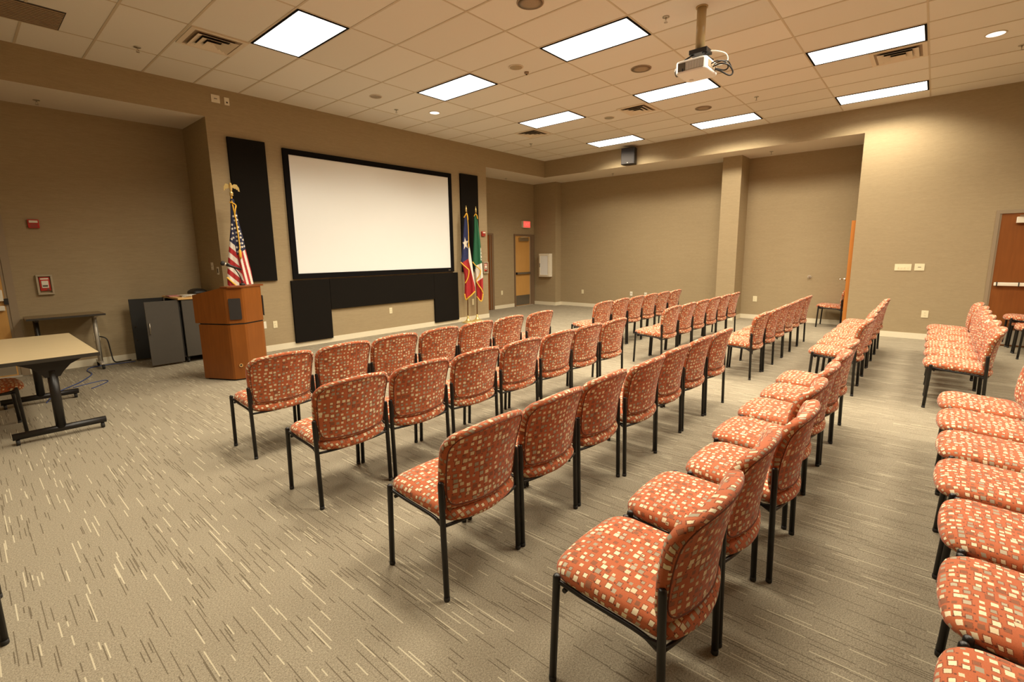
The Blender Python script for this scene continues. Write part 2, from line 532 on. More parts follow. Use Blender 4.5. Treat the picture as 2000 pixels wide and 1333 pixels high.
def bx(name, mat, parent, *a, bev=0.0, **k):
    bm = B()
    box(bm, *a, bev=bev)
    return obj(name, bm, mat, parent, **k)

def tb(name, mat, parent, pts, r, seg=10, **k):
    bm = B()
    tube(bm, pts, r, seg)
    return obj(name, bm, mat, parent, **k)

def thing(name, label, cat, loc=(0, 0, 0), rotz=0.0, group=None):
    o = bpy.data.objects.new(name, None)
    o.empty_display_size = 0.1
    C.objects.link(o)
    o.location = loc
    o.rotation_euler = (0, 0, rotz)
    return tag(o, label, cat, group)

def tag(o, label, cat, group=None):
    o['label'] = label
    o['category'] = cat
    if group:
        o['group'] = group
    return o

def struct(name, bm, mat, parent=None):
    o = obj(name, bm, mat, parent)
    if parent is None:
        o['kind'] = 'structure'
    return o

def sroot(name, loc=(0, 0, 0), rotz=0):
    o = bpy.data.objects.new(name, None)
    C.objects.link(o)
    o.location = loc
    o.rotation_euler = (0, 0, rotz)
    o['kind'] = 'structure'
    return o

def dup(root, loc, rotz, label, group=None):
    r = root.copy()
    C.objects.link(r)
    r.location = loc
    r.rotation_euler = (0, 0, rotz)
    r['label'] = label
    if group:
        r['group'] = group
    for ch in list(root.children):
        c = ch.copy()
        C.objects.link(c)
        c.parent = r
        for g in list(ch.children):
            d = g.copy()
            C.objects.link(d)
            d.parent = c
    return r

# ------------------------------------------------------------------ room shell
bm = B(); box(bm, XL - .2, XA + .3, YB - .2, YF + .3, -0.12, 0.0)
struct('floor', bm, 'carpet')
bm = B(); box(bm, XL - .2, XR + .05, YB - .2, YW + .05, ZC, ZC + 0.12)
ceil = struct('ceiling', bm, 'tile')
CANS = [(-.305, .62), (.912, .63), (.287, -1.83), (3.374, -1.50), (3.375, -6.70)]
bm = B()
for x, y in CANS:
    lathe(bm, [(.088, -.05), (.088, .09)], 32, (x, y, ZC))
cut = obj('can_hole_cutter', bm, 'tile')
bo = ceil.modifiers.new('can_holes', 'BOOLEAN')
bo.operation = 'DIFFERENCE'
bo.solver = 'EXACT'
bo.object = cut
_dg = bpy.context.evaluated_depsgraph_get()
_dg.update()
_me = bpy.data.meshes.new_from_object(ceil.evaluated_get(_dg))
ceil.modifiers.clear()
ceil.data = _me
_me.name = 'ceiling'
bpy.data.objects.remove(cut, do_unlink=True)

# tee grid: main tees run along Y every 2 ft, cross tees every 4 ft
bm = B()
T = 0.6096
i = math.ceil(XL / T)
while i * T < XR:
    box(bm, i * T - .0115, i * T + .0115, YB, YW, ZC - .004, ZC + .001)
    i += 1
j = math.ceil(YB / (2 * T))
while j * 2 * T < YW:
    y = j * 2 * T
    i = math.floor(XL / T)
    while i * T < XR:
        box(bm, max(XL, i * T + .0116), min(XR, (i + 1) * T - .0116), y - .0095, y + .0095, ZC - .0032, ZC + .001)
        i += 1
    j += 1
struct('trim_1', bm, 'tbar')

# front wall: centre block and the two headers above the alcoves
bm = B(); box(bm, -2.34, 3.64, YW, YF + .15, 0, ZC)
struct('wall_front', bm, 'wall')
def header(name, x0, x1, y0, y1):
    bm = B()
    fs = box(bm, x0, x1, y0, y1, ZS, ZC + .1)
    fs[0].material_index = 1
    struct(name, bm, ['wall', 'soffit'])
header('wall_front_header_left', XL - .1, -2.34, YW, YF + .15)
header('wall_front_header_right', 3.64, XA + .15, YW, YF + .15)
header('wall_right_header', XR, XA + .15, -5.24, YW)
bm = B(); box(bm, XL - .1, -2.34, YF, YF + .15, 0, ZS)
struct('wall_front_alcove_left', bm, 'wall')
bm = B(); box(bm, 3.64, 6.85, YF, YF + .15, 0, ZS)
struct('wall_front_alcove_right', bm, 'wall')
bm = B(); box(bm, 6.85, XA, 2.28, YF + .15, 0, ZS)
struct('wall_corner_pier', bm, 'wall')
bm = B(); box(bm, XA, XA + .15, -5.24, YF + .15, 0, ZS)
struct('wall_right_alcove', bm, 'wall')
bm = B(); box(bm, 6.553, XA, -3.00, -2.592, 0, ZS)
struct('wall_right_pier', bm, 'wall')
bm = B(); box(bm, XR, XA + .15, YB - .1, -5.24, 0, ZC)
struct('wall_right', bm, 'wall')
bm = B(); box(bm, XL - .15, XL, YB - .1, YF + .15, 0, ZC)
struct('wall_left', bm, 'wall')
bm = B(); box(bm, XL - .1, XR + .3, YB - .15, YB, 0, ZC)
struct('wall_back', bm, 'wall')

def baseboard(name, runs):
    bm = B()
    for x0, x1, y0, y1 in runs:
        box(bm, min(x0, x1), max(x0, x1), min(y0, y1), max(y0, y1), 0, .102)
    struct(name, bm, 'base')
t = .008
baseboard('baseboard_front', [(-2.34, 3.64, YW - t, YW)])
baseboard('baseboard_front_alcove_left', [(-4.57, -2.34, YF - t, YF), (-2.34 - t, -2.34, YW - t, YF), (XL, -5.66, YF - t, YF)])
baseboard('baseboard_front_alcove_right', [(3.64, 3.64 + t, YW - t, YF), (4.985, 5.885, YF - t, YF)])
baseboard('baseboard_right_alcove', [(6.85 - t, 6.85, 2.28 - t, YF), (6.85, XA, 2.28 - t, 2.28), (XA - t, XA, -2.592, 2.28),
          (6.553 - t, XA, -2.592, -2.592 + t), (6.553 - t, 6.553, -3.0, -2.592), (6.553 - t, XA, -3.0 - t, -3.0), (XA - t, XA, -5.24, -3.0)])
baseboard('baseboard_right', [(XR - t, XR, -7.10, -5.24), (XR - t, XR, YB, -9.15)])
baseboard('baseboard_left', [(XL, XL + t, YB, YF)])

# ------------------------------------------------------------------ doors (front alcove left, alcove right pair, right wall, right alcove end)
def push_bar(parent, x0, x1, y, z, mat='steel'):
    bm = B(); box(bm, x0, x1, y - .065, y - .03, z - .03, z + .03, bev=.006)
    box(bm, x0, x0 + .035, y - .032, y, z - .03, z + .03)
    box(bm, x1 - .035, x1, y - .032, y, z - .03, z + .03)
    p = obj('push_bar', bm, mat, parent)
    bm = B(); box(bm, x0 - .012, x0 + .004, y - .068, y, z - .034, z + .034, bev=.004)
    obj('end_cap', bm, 'blackplastic', p)
    return p

d = sroot('door_1', (0, 0, 0))                          # far left, tan leaf
bm = B()
box(bm, -4.655, -4.575, YF - .03, YF, 0, 2.19)
box(bm, -4.685, -4.655, YF - .018, YF, 0, 2.15)
box(bm, -5.655, -5.575, YF - .03, YF, 0, 2.19)
box(bm, -5.575, -4.655, YF - .03, YF, 2.13, 2.19)
obj('door_frame', bm, 'doorframe', d)
bx('door_leaf', 'doortan', d, -5.575, -4.686, YF - .016, YF, .012, 2.13)
bx('kick_plate', 'steel', d, -5.54, -4.70, YF - .02, YF - .0161, .03, .27)
bx('threshold', 'silver', d, -5.575, -4.655, YF - .09, YF - .0305, .0, .014)
bm = B(); box(bm, -4.80, -4.70, YF - .085, YF - .017, 1.05, 1.20, bev=.006)
box(bm, -4.80, -4.70, YF - .075, YF - .017, .92, .985, bev=.006)
h = obj('latch_case', bm, 'white', d)
bx('latch_bolt', 'blackplastic', h, -4.70, -4.655, YF - .055, YF - .031, 1.0, 1.08)
bx('push_bar', 'steel', d, -5.52, -4.80, YF - .07, YF - .03, .99, 1.05, bev=.006)

d = sroot('door_2')                                     # tan exit door in the front right alcove
bm = B()
box(bm, 5.89, 5.935, YF - .03, YF, 0, 2.165)
box(bm, 6.70, 6.835, YF - .03, YF, 0, 2.165)
box(bm, 6.62, 6.70, YF - .02, YF, 0, 2.115)
box(bm, 5.935, 6.70, YF - .03, YF, 2.115, 2.165)
obj('door_frame', bm, 'framebrown', d)
bx('door_leaf', 'doortan', d, 5.935, 6.62, YF - .018, YF, .015, 2.115)
bx('frame_highlight_strip', 'silver', d, 6.612, 6.622, YF - .024, YF - .0181, .02, 2.11)
bx('kick_plate', 'greyplate', d, 5.95, 6.60, YF - .022, YF - .0181, .03, .33)
bx('threshold', 'silver', d, 5.935, 6.70, YF - .08, YF - .0305, 0, .012)
push_bar(d, 5.955, 6.60, YF - .018, 1.0, 'greyplate')
bm = B(); box(bm, 6.08, 6.50, YF - .08, YF - .0181, 1.96, 2.06, bev=.005)
cl = obj('door_closer', bm, 'steel', d)
tb('closer_arm', 'silver', cl, [(6.1, YF - .09, 2.075), (6.33, YF - .17, 2.09), (6.56, YF - .05, 2.105)], .009, 6)

d = sroot('door_3')                                     # neighbour door, only its right jamb shows past the wall edge
bm = B()
box(bm, 4.90, 4.985, YF - .03, YF, 0, 2.165)
box(bm, 4.815, 4.86, YF - .035, YF, 0, 2.12)
box(bm, 3.93, 4.90, YF - .03, YF, 2.12, 2.165)
box(bm, 3.86, 3.93, YF - .03, YF, 0, 2.165)
obj('door_frame', bm, 'framebrown', d)
bx('door_leaf', 'doorred', d, 3.93, 4.90, YF - .018, YF, .012, 2.12)

d = sroot('door_4')                                     # red-brown door in the right wall
bm = B()
box(bm, XR - .03, XR, -7.142, -7.098, 0, 2.185)
box(bm, XR - .018, XR, -7.165, -7.1421, 0, 2.1299)
box(bm, XR - .03, XR, -9.15, -9.105, 0, 2.185)
box(bm, XR - .03, XR, -9.105, -7.142, 2.13, 2.185)
obj('door_frame', bm, 'doorframe', d)
for y0, y1 in ((-8.115, -7.165), (-9.105, -8.125)):
    lf = bx('door_leaf', 'doorred', d, XR - .014, XR, y0, y1, .012, 2.13)
    bx('kick_plate', 'silver', lf, XR - .018, XR - .0145, y0 + .03, y1 - .02, .03, .27)
    bm = B(); box(bm, XR - .085, XR - .045, y0 + .08, y1 - .02, .985, 1.04, bev=.008)
    pb = obj('push_bar', bm, 'white', lf)
    bm = B()
    for yy in (y1 - .06, y0 + .1, y1 - .31):
        box(bm, XR - .088, XR - .0141, yy, yy + .014, .98, 1.045)
    obj('bar_bracket', bm, 'blackplastic', pb)
    bm = B(); box(bm, XR - .08, XR - .0145, y1 - .55, y1 - .17, 1.975, 2.07, bev=.006)
    cl = obj('door_closer', bm, 'white', lf)
    tb('closer_arm', 'steel', cl, [(XR - .09, y1 - .20, 2.085), (XR - .17, y1 - .38, 2.095), (XR - .04, y1 - .60, 2.11)], .009, 6)

d = sroot('door_5')                                     # amber door in the end wall of the right alcove, seen nearly edge-on
bx('door_leaf', 'doororange', d, 6.03, 6.44, -5.24, -5.172, .012, 2.13)
bm = B()
tube(bm, [(6.075, -5.172, 1.03), (6.075, -5.125, 1.03)], .027, 14)
tube(bm, [(6.075, -5.13, 1.03), (6.062, -5.112, 1.03), (6.03, -5.108, 1.03), (5.995, -5.065, 1.034)], .010, 8)
obj('lever_handle', bm, 'chrome', d)

# ------------------------------------------------------------------ ceiling lights
def troffer(ti, tj, label):
    x0, y1 = ti * T, tj * T
    r = thing('ceiling_light', label, 'ceiling light', (x0 + T / 2, y1 - T, ZC), 0, 'ceiling troffer lights')
    hx, hy = T / 2 - .012, T - .012
    bm = B()
    for a in ((-hx, hx, -hy, -hy + .022), (-hx, hx, hy - .022, hy), (-hx, -hx + .022, -hy + .022, hy - .022), (hx - .022, hx, -hy + .022, hy - .022)):
        box(bm, *a, -.0095, -.0005)
    obj('frame', bm, 'screenframe', r)  # black colour stands in for the metal frame's darkness against the lit lens
    bm = B(); box(bm, -hx + .022, hx - .022, -hy + .022, hy - .022, -.006, -.001)
    obj('diffuser', bm, 'diffuser', r)
    l = bpy.data.lights.new('troffer_lamp', 'AREA')
    l.shape = 'RECTANGLE'
    l.size, l.size_y = 2 * hx - .05, 2 * hy - .05
    l.energy = TROFFER_W
    l.color = LIGHT_COL
    # photometric distribution of the prismatic lens: nothing above the cutoff angle
    l.use_nodes = True
    nt = l.node_tree
    em = next(n_ for n_ in nt.nodes if n_.type == 'EMISSION')
    ge = nt.nodes.new('ShaderNodeNewGeometry')
    dp = nt.nodes.new('ShaderNodeVectorMath')
    dp.operation = 'DOT_PRODUCT'
    nt.links.new(ge.outputs['Incoming'], dp.inputs[0])
    nt.links.new(ge.outputs['Normal'], dp.inputs[1])
    ab = nt.nodes.new('ShaderNodeMath')
    ab.operation = 'ABSOLUTE'
    nt.links.new(dp.outputs['Value'], ab.inputs[0])
    mr = nt.nodes.new('ShaderNodeMapRange')
    mr.interpolation_type = 'SMOOTHSTEP'
    mr.inputs['From Min'].default_value = CUT_LO
    mr.inputs['From Max'].default_value = CUT_HI
    nt.links.new(ab.outputs[0], mr.inputs['Value'])
    nt.links.new(mr.outputs['Result'], em.inputs['Strength'])
    lo = bpy.data.objects.new('troffer_lamp', l)
    C.objects.link(lo)
    lo.parent = r
    lo.location = (0, 0, -.012)
for ti, tj, lab in [(-4, 0, 'bright ceiling light panel nearest the square vent above the lectern'),
                    (0, 0, 'bright ceiling light panel between the lit round downlight and the unlit one'),
                    (4, 0, 'bright ceiling light panel above the far acoustic panel, beside a small vent'),
                    (8, 0, 'bright ceiling light panel just above the black wall speaker in the far corner'),
                    (0, -4, 'bright ceiling light panel nearest the projector on its left, largest in view'),
                    (4, -4, 'bright ceiling light panel partly hidden behind the hanging projector'),
                    (8, -4, 'bright ceiling light panel by the right header, beyond the round speaker grille'),
                    (4, -8, 'bright ceiling light panel to the right of projector with a vent alongside'),
                    (8, -8, 'bright ceiling light panel closest to the right wall above the light switches'),
                    (-4, -4, 'ceiling light panel out of view above the rear left chairs'),
                    (0, -8, 'ceiling light panel out of view above the right aisle chairs'),
                    (-4, -8, 'ceiling light panel out of view behind the camera'),
                    (-8, -4, 'ceiling light panel out of view above the left foreground floor'),
                    (4, -12, 'ceiling light panel out of view by the rear right wall'),
                    (0, -12, 'ceiling light panel out of view by the rear wall')]:
    troffer(ti, tj, lab)

# round downlights
def downlight(x, y, label, lit):
    r = thing('downlight', label, 'ceiling light', (x, y, ZC), 0, 'round recessed downlights')
    bm = B(); lathe(bm, [(.087, -.001), (.102, -.001), (.102, -.006), (.087, -.007)], 28, cap=False)
    obj('trim_ring', bm, 'ventpaint', r)
    bm = B(); lathe(bm, [(.0865, -.006), (.080, .03), (.066, .065), (.05, .084), (.02, .088)], 28)
    obj('reflector', bm, 'canlit' if lit else 'reflector', r)
    bm = B(); lathe(bm, [(.004, .018), (.028, .026), (.034, .045), (.024, .075), (.012, .083)] if not lit else [(.004, .0005), (.06, .002), (.082, .006), (.079, .012)], 18)
    obj('lamp', bm, 'canlit' if lit else 'slot', r)
    if lit:
        l = bpy.data.lights.new('downlight_lamp', 'SPOT')
        l.energy = 25
        l.color = LIGHT_COL
        l.spot_size = math.radians(110)
        l.spot_blend = 0.8
        l.shadow_soft_size = .06
        lo = bpy.data.objects.new('downlight_lamp', l)
        C.objects.link(lo)
        lo.parent = r
        lo.location = (0, 0, -.02)
downlight(-.305, .62, 'unlit round downlight with bare reflector nearest the projection screen', False)
downlight(.912, .63, 'lit round downlight with white glowing lens above the projection screen', True)
downlight(.287, -1.83, 'unlit round downlight between two light panels in mid ceiling', False)
downlight(3.374, -1.50, 'unlit round downlight beside the small square vent in the far ceiling', False)
downlight(3.375, -6.70, 'lit round downlight at the right edge of the ceiling', True)

# square ceiling diffusers with nested louvres
def vent(x, y, s, label):
    r = thing('ceiling_vent', label, 'vent', (x, y, ZC), 0, 'square ceiling air diffusers')
    h = s / 2
    bx('plenum', 'grilletan', r, -h + .03, h - .03, -h + .03, h - .03, -.004, -.0008)
    bm = B()
    for a in ((-h, h, -h, -h + .05), (-h, h, h - .05, h), (-h, -h + .05, -h + .05, h - .05), (h - .05, h, -h + .05, h - .05)):
        box(bm, *a, -.010, -.0005)
    obj('border', bm, 'ventpaint', r)
    bx('throat', 'ventdark', r, -h * .62, h * .62, -h * .62, h * .62, -.0065, -.0041)
    for q, z in ((.72, -.030), (.50, -.036), (.28, -.042)):
        o_, i_ = h * q, h * q - .068
        bm = B()
        vo = [bm.verts.new((sx * o_, sy * o_, z)) for sx, sy in ((-1, -1), (1, -1), (1, 1), (-1, 1))]
        vi = [bm.verts.new((sx * i_, sy * i_, z + .024)) for sx, sy in ((-1, -1), (1, -1), (1, 1), (-1, 1))]
        vt = [bm.verts.new((sx * o_, sy * o_, z + .003)) for sx, sy in ((-1, -1), (1, -1), (1, 1), (-1, 1))]
        for k in range(4):
            bm.faces.new((vo[k], vo[(k + 1) % 4], vi[(k + 1) % 4], vi[k]))
            bm.faces.new((vo[k], vo[(k + 1) % 4], vt[(k + 1) % 4], vt[k]))
        if q < .3:
            box(bm, -i_, i_, -i_, i_, z + .018, z + .024)
        obj('louvre', bm, 'ventpaint', r)
vent(-2.73, .305, .59, 'large square ceiling vent beside the light panel above the lectern')
vent(3.30, .30, .56, 'small square ceiling vent beyond the light panel near the far acoustic panel')
vent(3.25, -2.15, .56, 'square ceiling vent behind the light panel that the projector hides')
vent(3.36, -5.79, .59, 'square ceiling vent touching the light panel right of the projector')
r = thing('return_grille', 'grey return air grille at the top left edge of the ceiling', 'vent', (-4.26, .92, ZC))
bx('backing', 'ventdark', r, -.29, .29, -.29, .29, -.004, -.0008)
for k in range(12):
    bx('slat', 'grilletan', r, -.28, .28, -.27 + k * .047, -.245 + k * .047, -.012, -.0045)

# round ceiling speakers
for x, y, lab in [(-.911, -3.05, 'round tan ceiling speaker grille at the top edge, nearest the camera'),
                  (1.504, -3.07, 'round tan ceiling speaker grille left of the projector'),
                  (3.983, -3.04, 'round tan ceiling speaker grille below the projector, farthest away')]:
    r = thing('ceiling_speaker', lab, 'speaker', (x, y, ZC), 0, 'round ceiling speakers')
    bm = B(); lathe(bm, [(.128, -.0005), (.140, -.003), (.138, -.008), (.126, -.009)], 32, cap=False)
    obj('rim', bm, 'grilletan', r)
    bm = B(); lathe(bm, [(.128, -.008), (.06, -.011), (.005, -.0118)], 32)
    obj('grille', bm, 'grilletan', r)

# sprinkler heads
def sprinkler(x, y, z, label):
    r = thing('sprinkler', label, 'sprinkler', (x, y, z), 0, 'fire sprinkler heads')
    bm = B(); lathe(bm, [(.006, -.001), (.036, -.002), (.036, -.006), (.012, -.010)], 18)
    obj('escutcheon', bm, 'steel', r)
    bm = B(); tube(bm, [(0, 0, -.010), (0, 0, -.030)], .007, 8)
    for s in (-1, 1):
        tube(bm, [(s * .006, 0, -.028), (s * .012, 0, -.042), (s * .003, 0, -.056)], .0025, 6)
    obj('yoke', bm, 'steel', r)
    bm = B(); lathe(bm, [(.004, -.060), (.020, -.058), (.020, -.0565), (.004, -.055)], 14)
    obj('deflector', bm, 'steel', r)
sprinkler(-3.283, 1.11, ZC, 'sprinkler head left of the large square ceiling vent')
sprinkler(.335, .97, ZC, 'sprinkler head left of the lit downlight above the screen')
sprinkler(.311, -3.95, ZC, 'sprinkler head on the ceiling just left of the projector pole')
sprinkler(3.957, -3.92, ZC, 'sprinkler head on the ceiling right of and below the projector')
sprinkler(4.047, .94, ZC, 'sprinkler head on the ceiling nearest the far room corner')
sprinkler(4.055, -6.98, ZC, 'sprinkler head at the right edge of the ceiling by the lit downlight')
sprinkler(-4.076, 2.75, ZS, 'sprinkler head under the soffit of the left alcove')
sprinkler(5.298, 2.85, ZS, 'sprinkler head under the soffit above the tan exit door')
sprinkler(6.709, .295, ZS, 'sprinkler head under the right soffit below the black wall speaker')
sprinkler(6.58, -3.57, ZS, 'sprinkler head under the right soffit just past the pier')
r = thing('ceiling_sensor', 'small dark ceiling sensor beside the unlit downlight in mid ceiling', 'sensor', (.526, -1.82, ZC))
bm = B(); lathe(bm, [(.02, -.0005), (.034, -.002), (.030, -.022), (.012, -.030)], 16); obj('housing', bm, 'grilletan', r)
bm = B(); lathe(bm, [(.004, -.040), (.014, -.036), (.012, -.029)], 12); obj('lens', bm, 'ventdark', r)

# ------------------------------------------------------------------ projection screen and acoustic panels
r = thing('projection_screen', 'large white projection screen in a wide black frame on the front wall', 'screen', (0, YW, 0))
bm = B()
x0, x1, z0, z1, f = -1.253, 2.476, 1.203, 3.380, .092
for a in ((x0, x1, z0, z0 + f), (x0, x1, z1 - f, z1), (x0, x0 + f, z0 + f, z1 - f), (x1 - f, x1, z0 + f, z1 - f)):
    box(bm, a[0], a[1], -.045, -.004, a[2], a[3])
obj('frame', bm, 'screenframe', r)
bx('surface', 'screen', r, x0 + f - .004, x1 - f + .004, -.030, -.012, z0 + f - .004, z1 - f + .004)
bx('maker_badge', 'greyplate', r, 2.30, 2.36, -.0475, -.0452, z0 + .03, z0 + .052)

def panel(label, x0, x1, z0, z1):
    bm = B(); box(bm, x0, x1, -.045, -.001, z0, z1, bev=.006)
    o = obj('acoustic_panel', bm, 'panel', None, (0, YW, 0))
    tag(o, label, 'wall panel', 'black acoustic panels on the front wall')
panel('tall black acoustic panel on the wall left of the projection screen', -2.085, -1.527, 1.195, 3.423)
panel('tall black acoustic panel on the wall right of the screen, behind flags', 2.753, 3.315, 1.182, 3.423)
panel('low black acoustic panel under the left end of the screen', -1.304, -.602, .080, 1.178)
panel('long horizontal black acoustic panel under the middle of the screen', -.598, 1.862, .614, 1.180)
panel('low black acoustic panel under the right end of the screen', 1.866, 2.586, .072, 1.178)

# ------------------------------------------------------------------ wall devices
def face_frame(axis, pos):
    """returns fn(a, h, d): a along the wall, h height, d distance out from the wall"""
    if axis == 'y':
        return lambda a, h, d: (a, pos - d, h)
    return lambda a, h, d: (pos - d, a, h)

def wbox(bm, fn, a0, a1, h0, h1, d0, d1, mi=0, bev=0.0):
    p, q = fn(a0, h0, d0), fn(a1, h1, d1)
    box(bm, *[v for k in range(3) for v in (min(p[k], q[k]), max(p[k], q[k]))], mi=mi, bev=bev)

def plate(name, label, axis, pos, a, h, wd, ht, kind, mat='ivory', group=None):
    r = thing(name, label, 'outlet' if 'outlet' in name else ('switch' if 'switch' in name else 'wall plate'), (0, 0, 0), 0, group)
    p = face_frame(axis, pos)(a, h, 0)
    r.location = p
    fn = face_frame(axis, 0)
    bm = B(); wbox(bm, fn, -wd / 2, wd / 2, -ht / 2, ht / 2, .0005, .008, bev=.002); obj('cover', bm, mat, r)
    if kind == 'duplex':
        for s in (-1, 1):
            bm = B(); wbox(bm, fn, -.017, .017, s * .022 - .014, s * .022 + .014, .0081, .010); o = obj('socket', bm, mat, r)
            bm = B()
            for t_ in (-1, 1):
                wbox(bm, fn, t_ * .007 - .0015, t_ * .007 + .0015, s * .022 - .004, s * .022 + .008, .0101, .0106)
            obj('slots', bm, 'slot', o)
    elif kind == 'toggles4':
        for k in range(4):
            bm = B(); wbox(bm, fn, -.0675 + k * .045 - .005, -.0675 + k * .045 + .005, -.014, .008, .0081, .017); obj('toggle', bm, mat, r)
    elif kind == 'label':
        bm = B(); wbox(bm, fn, -.022, .022, -.004, .006, .0081, .0092); obj('insert', bm, 'slot', r)
    elif kind == 'jack':
        bm = B(); wbox(bm, fn, -.013, .013, -.028, -.004, .0081, .0095); obj('jack', bm, 'slot', r)
    elif kind == 'hole':
        bm = B(); wbox(bm, fn, -.022, .022, -.036, .036, .0081, .0095); obj('insert', bm, 'slot', r)
    return r

plate('wall_plate', 'larger square white plate high on the front wall, left of a small plate', 'y', YW, -2.172, 3.95, .118, .112, 'label', 'white')
plate('wall_plate', 'small white jack plate high on the front wall, right of a larger plate', 'y', YW, -2.018, 3.944, .070, .110, 'jack', 'white')
plate('outlet', 'ivory outlet on the front wall left of the low black panel', 'y', YW, -1.62, .450, .070, .120, 'duplex', 'ivory', 'wall outlets')
plate('wall_plate', 'white plate on the front wall just past the lectern edge', 'y', YW, -1.80, .460, .070, .120, 'plain', 'white')
plate('outlet', 'ivory outlet on the front wall below the long black panel', 'y', YW, .715, .460, .070, .120, 'duplex', 'ivory', 'wall outlets')
plate('wall_plate', 'ivory plate low on the front wall between the two right flag poles', 'y', YW, 3.085, .443, .070, .150, 'plain', 'ivory')
plate('outlet', 'ivory outlet on the left alcove wall with a black cord plugged in', 'y', YF, -3.80, .43, .070, .120, 'duplex', 'ivory', 'wall outlets')
plate('outlet', 'ivory outlet in the right alcove left of the tan exit door', 'y', YF, 5.33, .463, .075, .120, 'duplex', 'ivory', 'wall outlets')
plate('wall_plate', 'white plate on the alcove side wall behind the flag, left of another', 'x', -2.34, 2.44, 1.455, .090, .120, 'label', 'white')
plate('wall_plate', 'white plate with dark insert on the alcove side wall, nearest the wall edge', 'x', -2.34, 2.20, 1.385, .075, .120, 'hole', 'white')
plate('outlet', 'ivory outlet on the right alcove wall nearest the fire extinguisher cabinet', 'x', XA, 1.48, .442, .075, .120, 'duplex', 'ivory', 'wall outlets')
plate('wall_plate', 'white plate on the right alcove wall, left of a twin close by', 'x', XA, -.117, .452, .075, .120, 'label', 'white')
plate('wall_plate', 'white plate on the right alcove wall, right of a twin, above chairs', 'x', XA, -.546, .444, .075, .120, 'label', 'white')
plate('outlet', 'ivory outlet on the alcove wall just right of the pier', 'x', XA, -3.307, .474, .090, .130, 'duplex', 'ivory', 'wall outlets')
plate('light_switch', 'ivory four-gang switch plate on the right wall', 'x', XR, -6.004, 1.269, .235, .116, 'toggles4')
plate('wall_plate', 'ivory single plate right of the four-gang switch on the right wall', 'x', XR, -6.231, 1.273, .136, .118, 'label')
plate('outlet', 'ivory outlet low on the right wall below the light switches', 'x', XR, -6.383, .453, .095, .125, 'duplex', 'ivory', 'wall outlets')
r = thing('door_stop', 'round metal door bumper on the alcove wall beside the lone chair', 'door stop', (XA, -4.379, 1.014))
bm = B(); tube(bm, [(-.0005, 0, 0), (-.02, 0, 0)], .036, 20); obj('rose', bm, 'silver', r)
bm = B(); tube(bm, [(-.0201, 0, 0), (-.045, 0, 0)], [.024, .018], 16); obj('bumper', bm, 'grilletan', r)

def strobe(label, y, a, h):
    r = thing('fire_alarm', label, 'alarm', (a, y, h), 0, 'red fire alarm strobes')
    bm = B(); box(bm, -.058, .058, -.038, -.0005, -.058, .058, bev=.006); obj('housing', bm, 'red', r)
    bm = B(); box(bm, -.044, .044, -.052, -.0385, .012, .044, bev=.004); obj('strobe_lens', bm, 'white', r)
    bm = B()
    for k in range(4):
        box(bm, -.036, .036, -.0395, -.0385, -.046 + k * .012, -.041 + k * .012)
    obj('horn_slots', bm, 'slot', r)
strobe('red fire alarm strobe on the left alcove wall above the pull station', YF, -4.279, 2.086)
strobe('red fire alarm strobe at the right end of the front wall', YW, 3.484, 2.08)

def text_part(name, s, size, loc, rot, mat, parent, ext=.0008, sx=1.0):
    cu = bpy.data.curves.new(name, 'FONT')
    cu.body = s
    cu.size = size
    cu.extrude = ext
    cu.align_x = 'CENTER'
    cu.align_y = 'CENTER'
    tmp = bpy.data.objects.new(name, cu)
    C.objects.link(tmp)
    dg = bpy.context.evaluated_depsgraph_get()
    dg.update()
    me = bpy.data.meshes.new_from_object(tmp.evaluated_get(dg))
    bpy.data.objects.remove(tmp, do_unlink=True)
    me.materials.clear()
    me.materials.append(M[mat])
    o = bpy.data.objects.new(name, me)
    C.objects.link(o)
    o.parent = parent
    o.location = loc
    o.rotation_euler = rot
    o.scale = (sx, 1, 1)
    return o

def pull_station(label, y, a, h):
    r = thing('fire_pull_station', label, 'alarm', (a, y, h), 0, 'fire pull stations under clear covers')
    bm = B()
    for q in ((-.085, .085, -.14, -.115), (-.085, .085, .115, .14), (-.085, -.062, -.115, .115), (.062, .085, -.115, .115)):
        box(bm, q[0], q[1], -.045, -.0005, q[2], q[3], bev=.004)
    obj('clear_cover', bm, 'clear', r)
    bm = B(); box(bm, -.054, .054, -.03, -.0005, -.085, .105, bev=.004); obj('body', bm, 'red', r)
    bm = B(); box(bm, -.036, .036, -.040, -.0305, -.045, .055, bev=.003); pl = obj('handle', bm, 'white', r)
    bm = B(); box(bm, -.026, .026, -.043, -.0405, -.028, -.006); obj('grip', bm, 'slot', pl)
    bm = B(); box(bm, -.042, .042, -.032, -.0303, .072, .092); obj('banner', bm, 'white', r)
    bm = B(); box(bm, .012, .036, -.032, -.0303, -.078, -.058); obj('keyhole_plate', bm, 'slot', r)
    return r
pull_station('red fire pull station in a clear cover on the left alcove wall', YF, -4.268, 1.245)
pull_station('red fire pull station at the right end of the front wall behind flag', YW, 3.53, 1.26)

# exit sign over the tan door
r = thing('exit_sign', 'glowing red exit sign on the wall above the tan exit door', 'sign', (6.42, YF, 2.46))
bm = B(); box(bm, -.165, .165, -.075, -.0005, -.10, .10, bev=.004); obj('housing', bm, 'white', r)
bm = B(); box(bm, -.158, .158, -.078, -.0752, -.092, .092); obj('face', bm, 'exitface', r)
text_part('exit_lettering', 'EXIT', .15, (0, -.0785, -.003), (PI / 2, 0, 0), 'exitletter', r, .0006, .85)

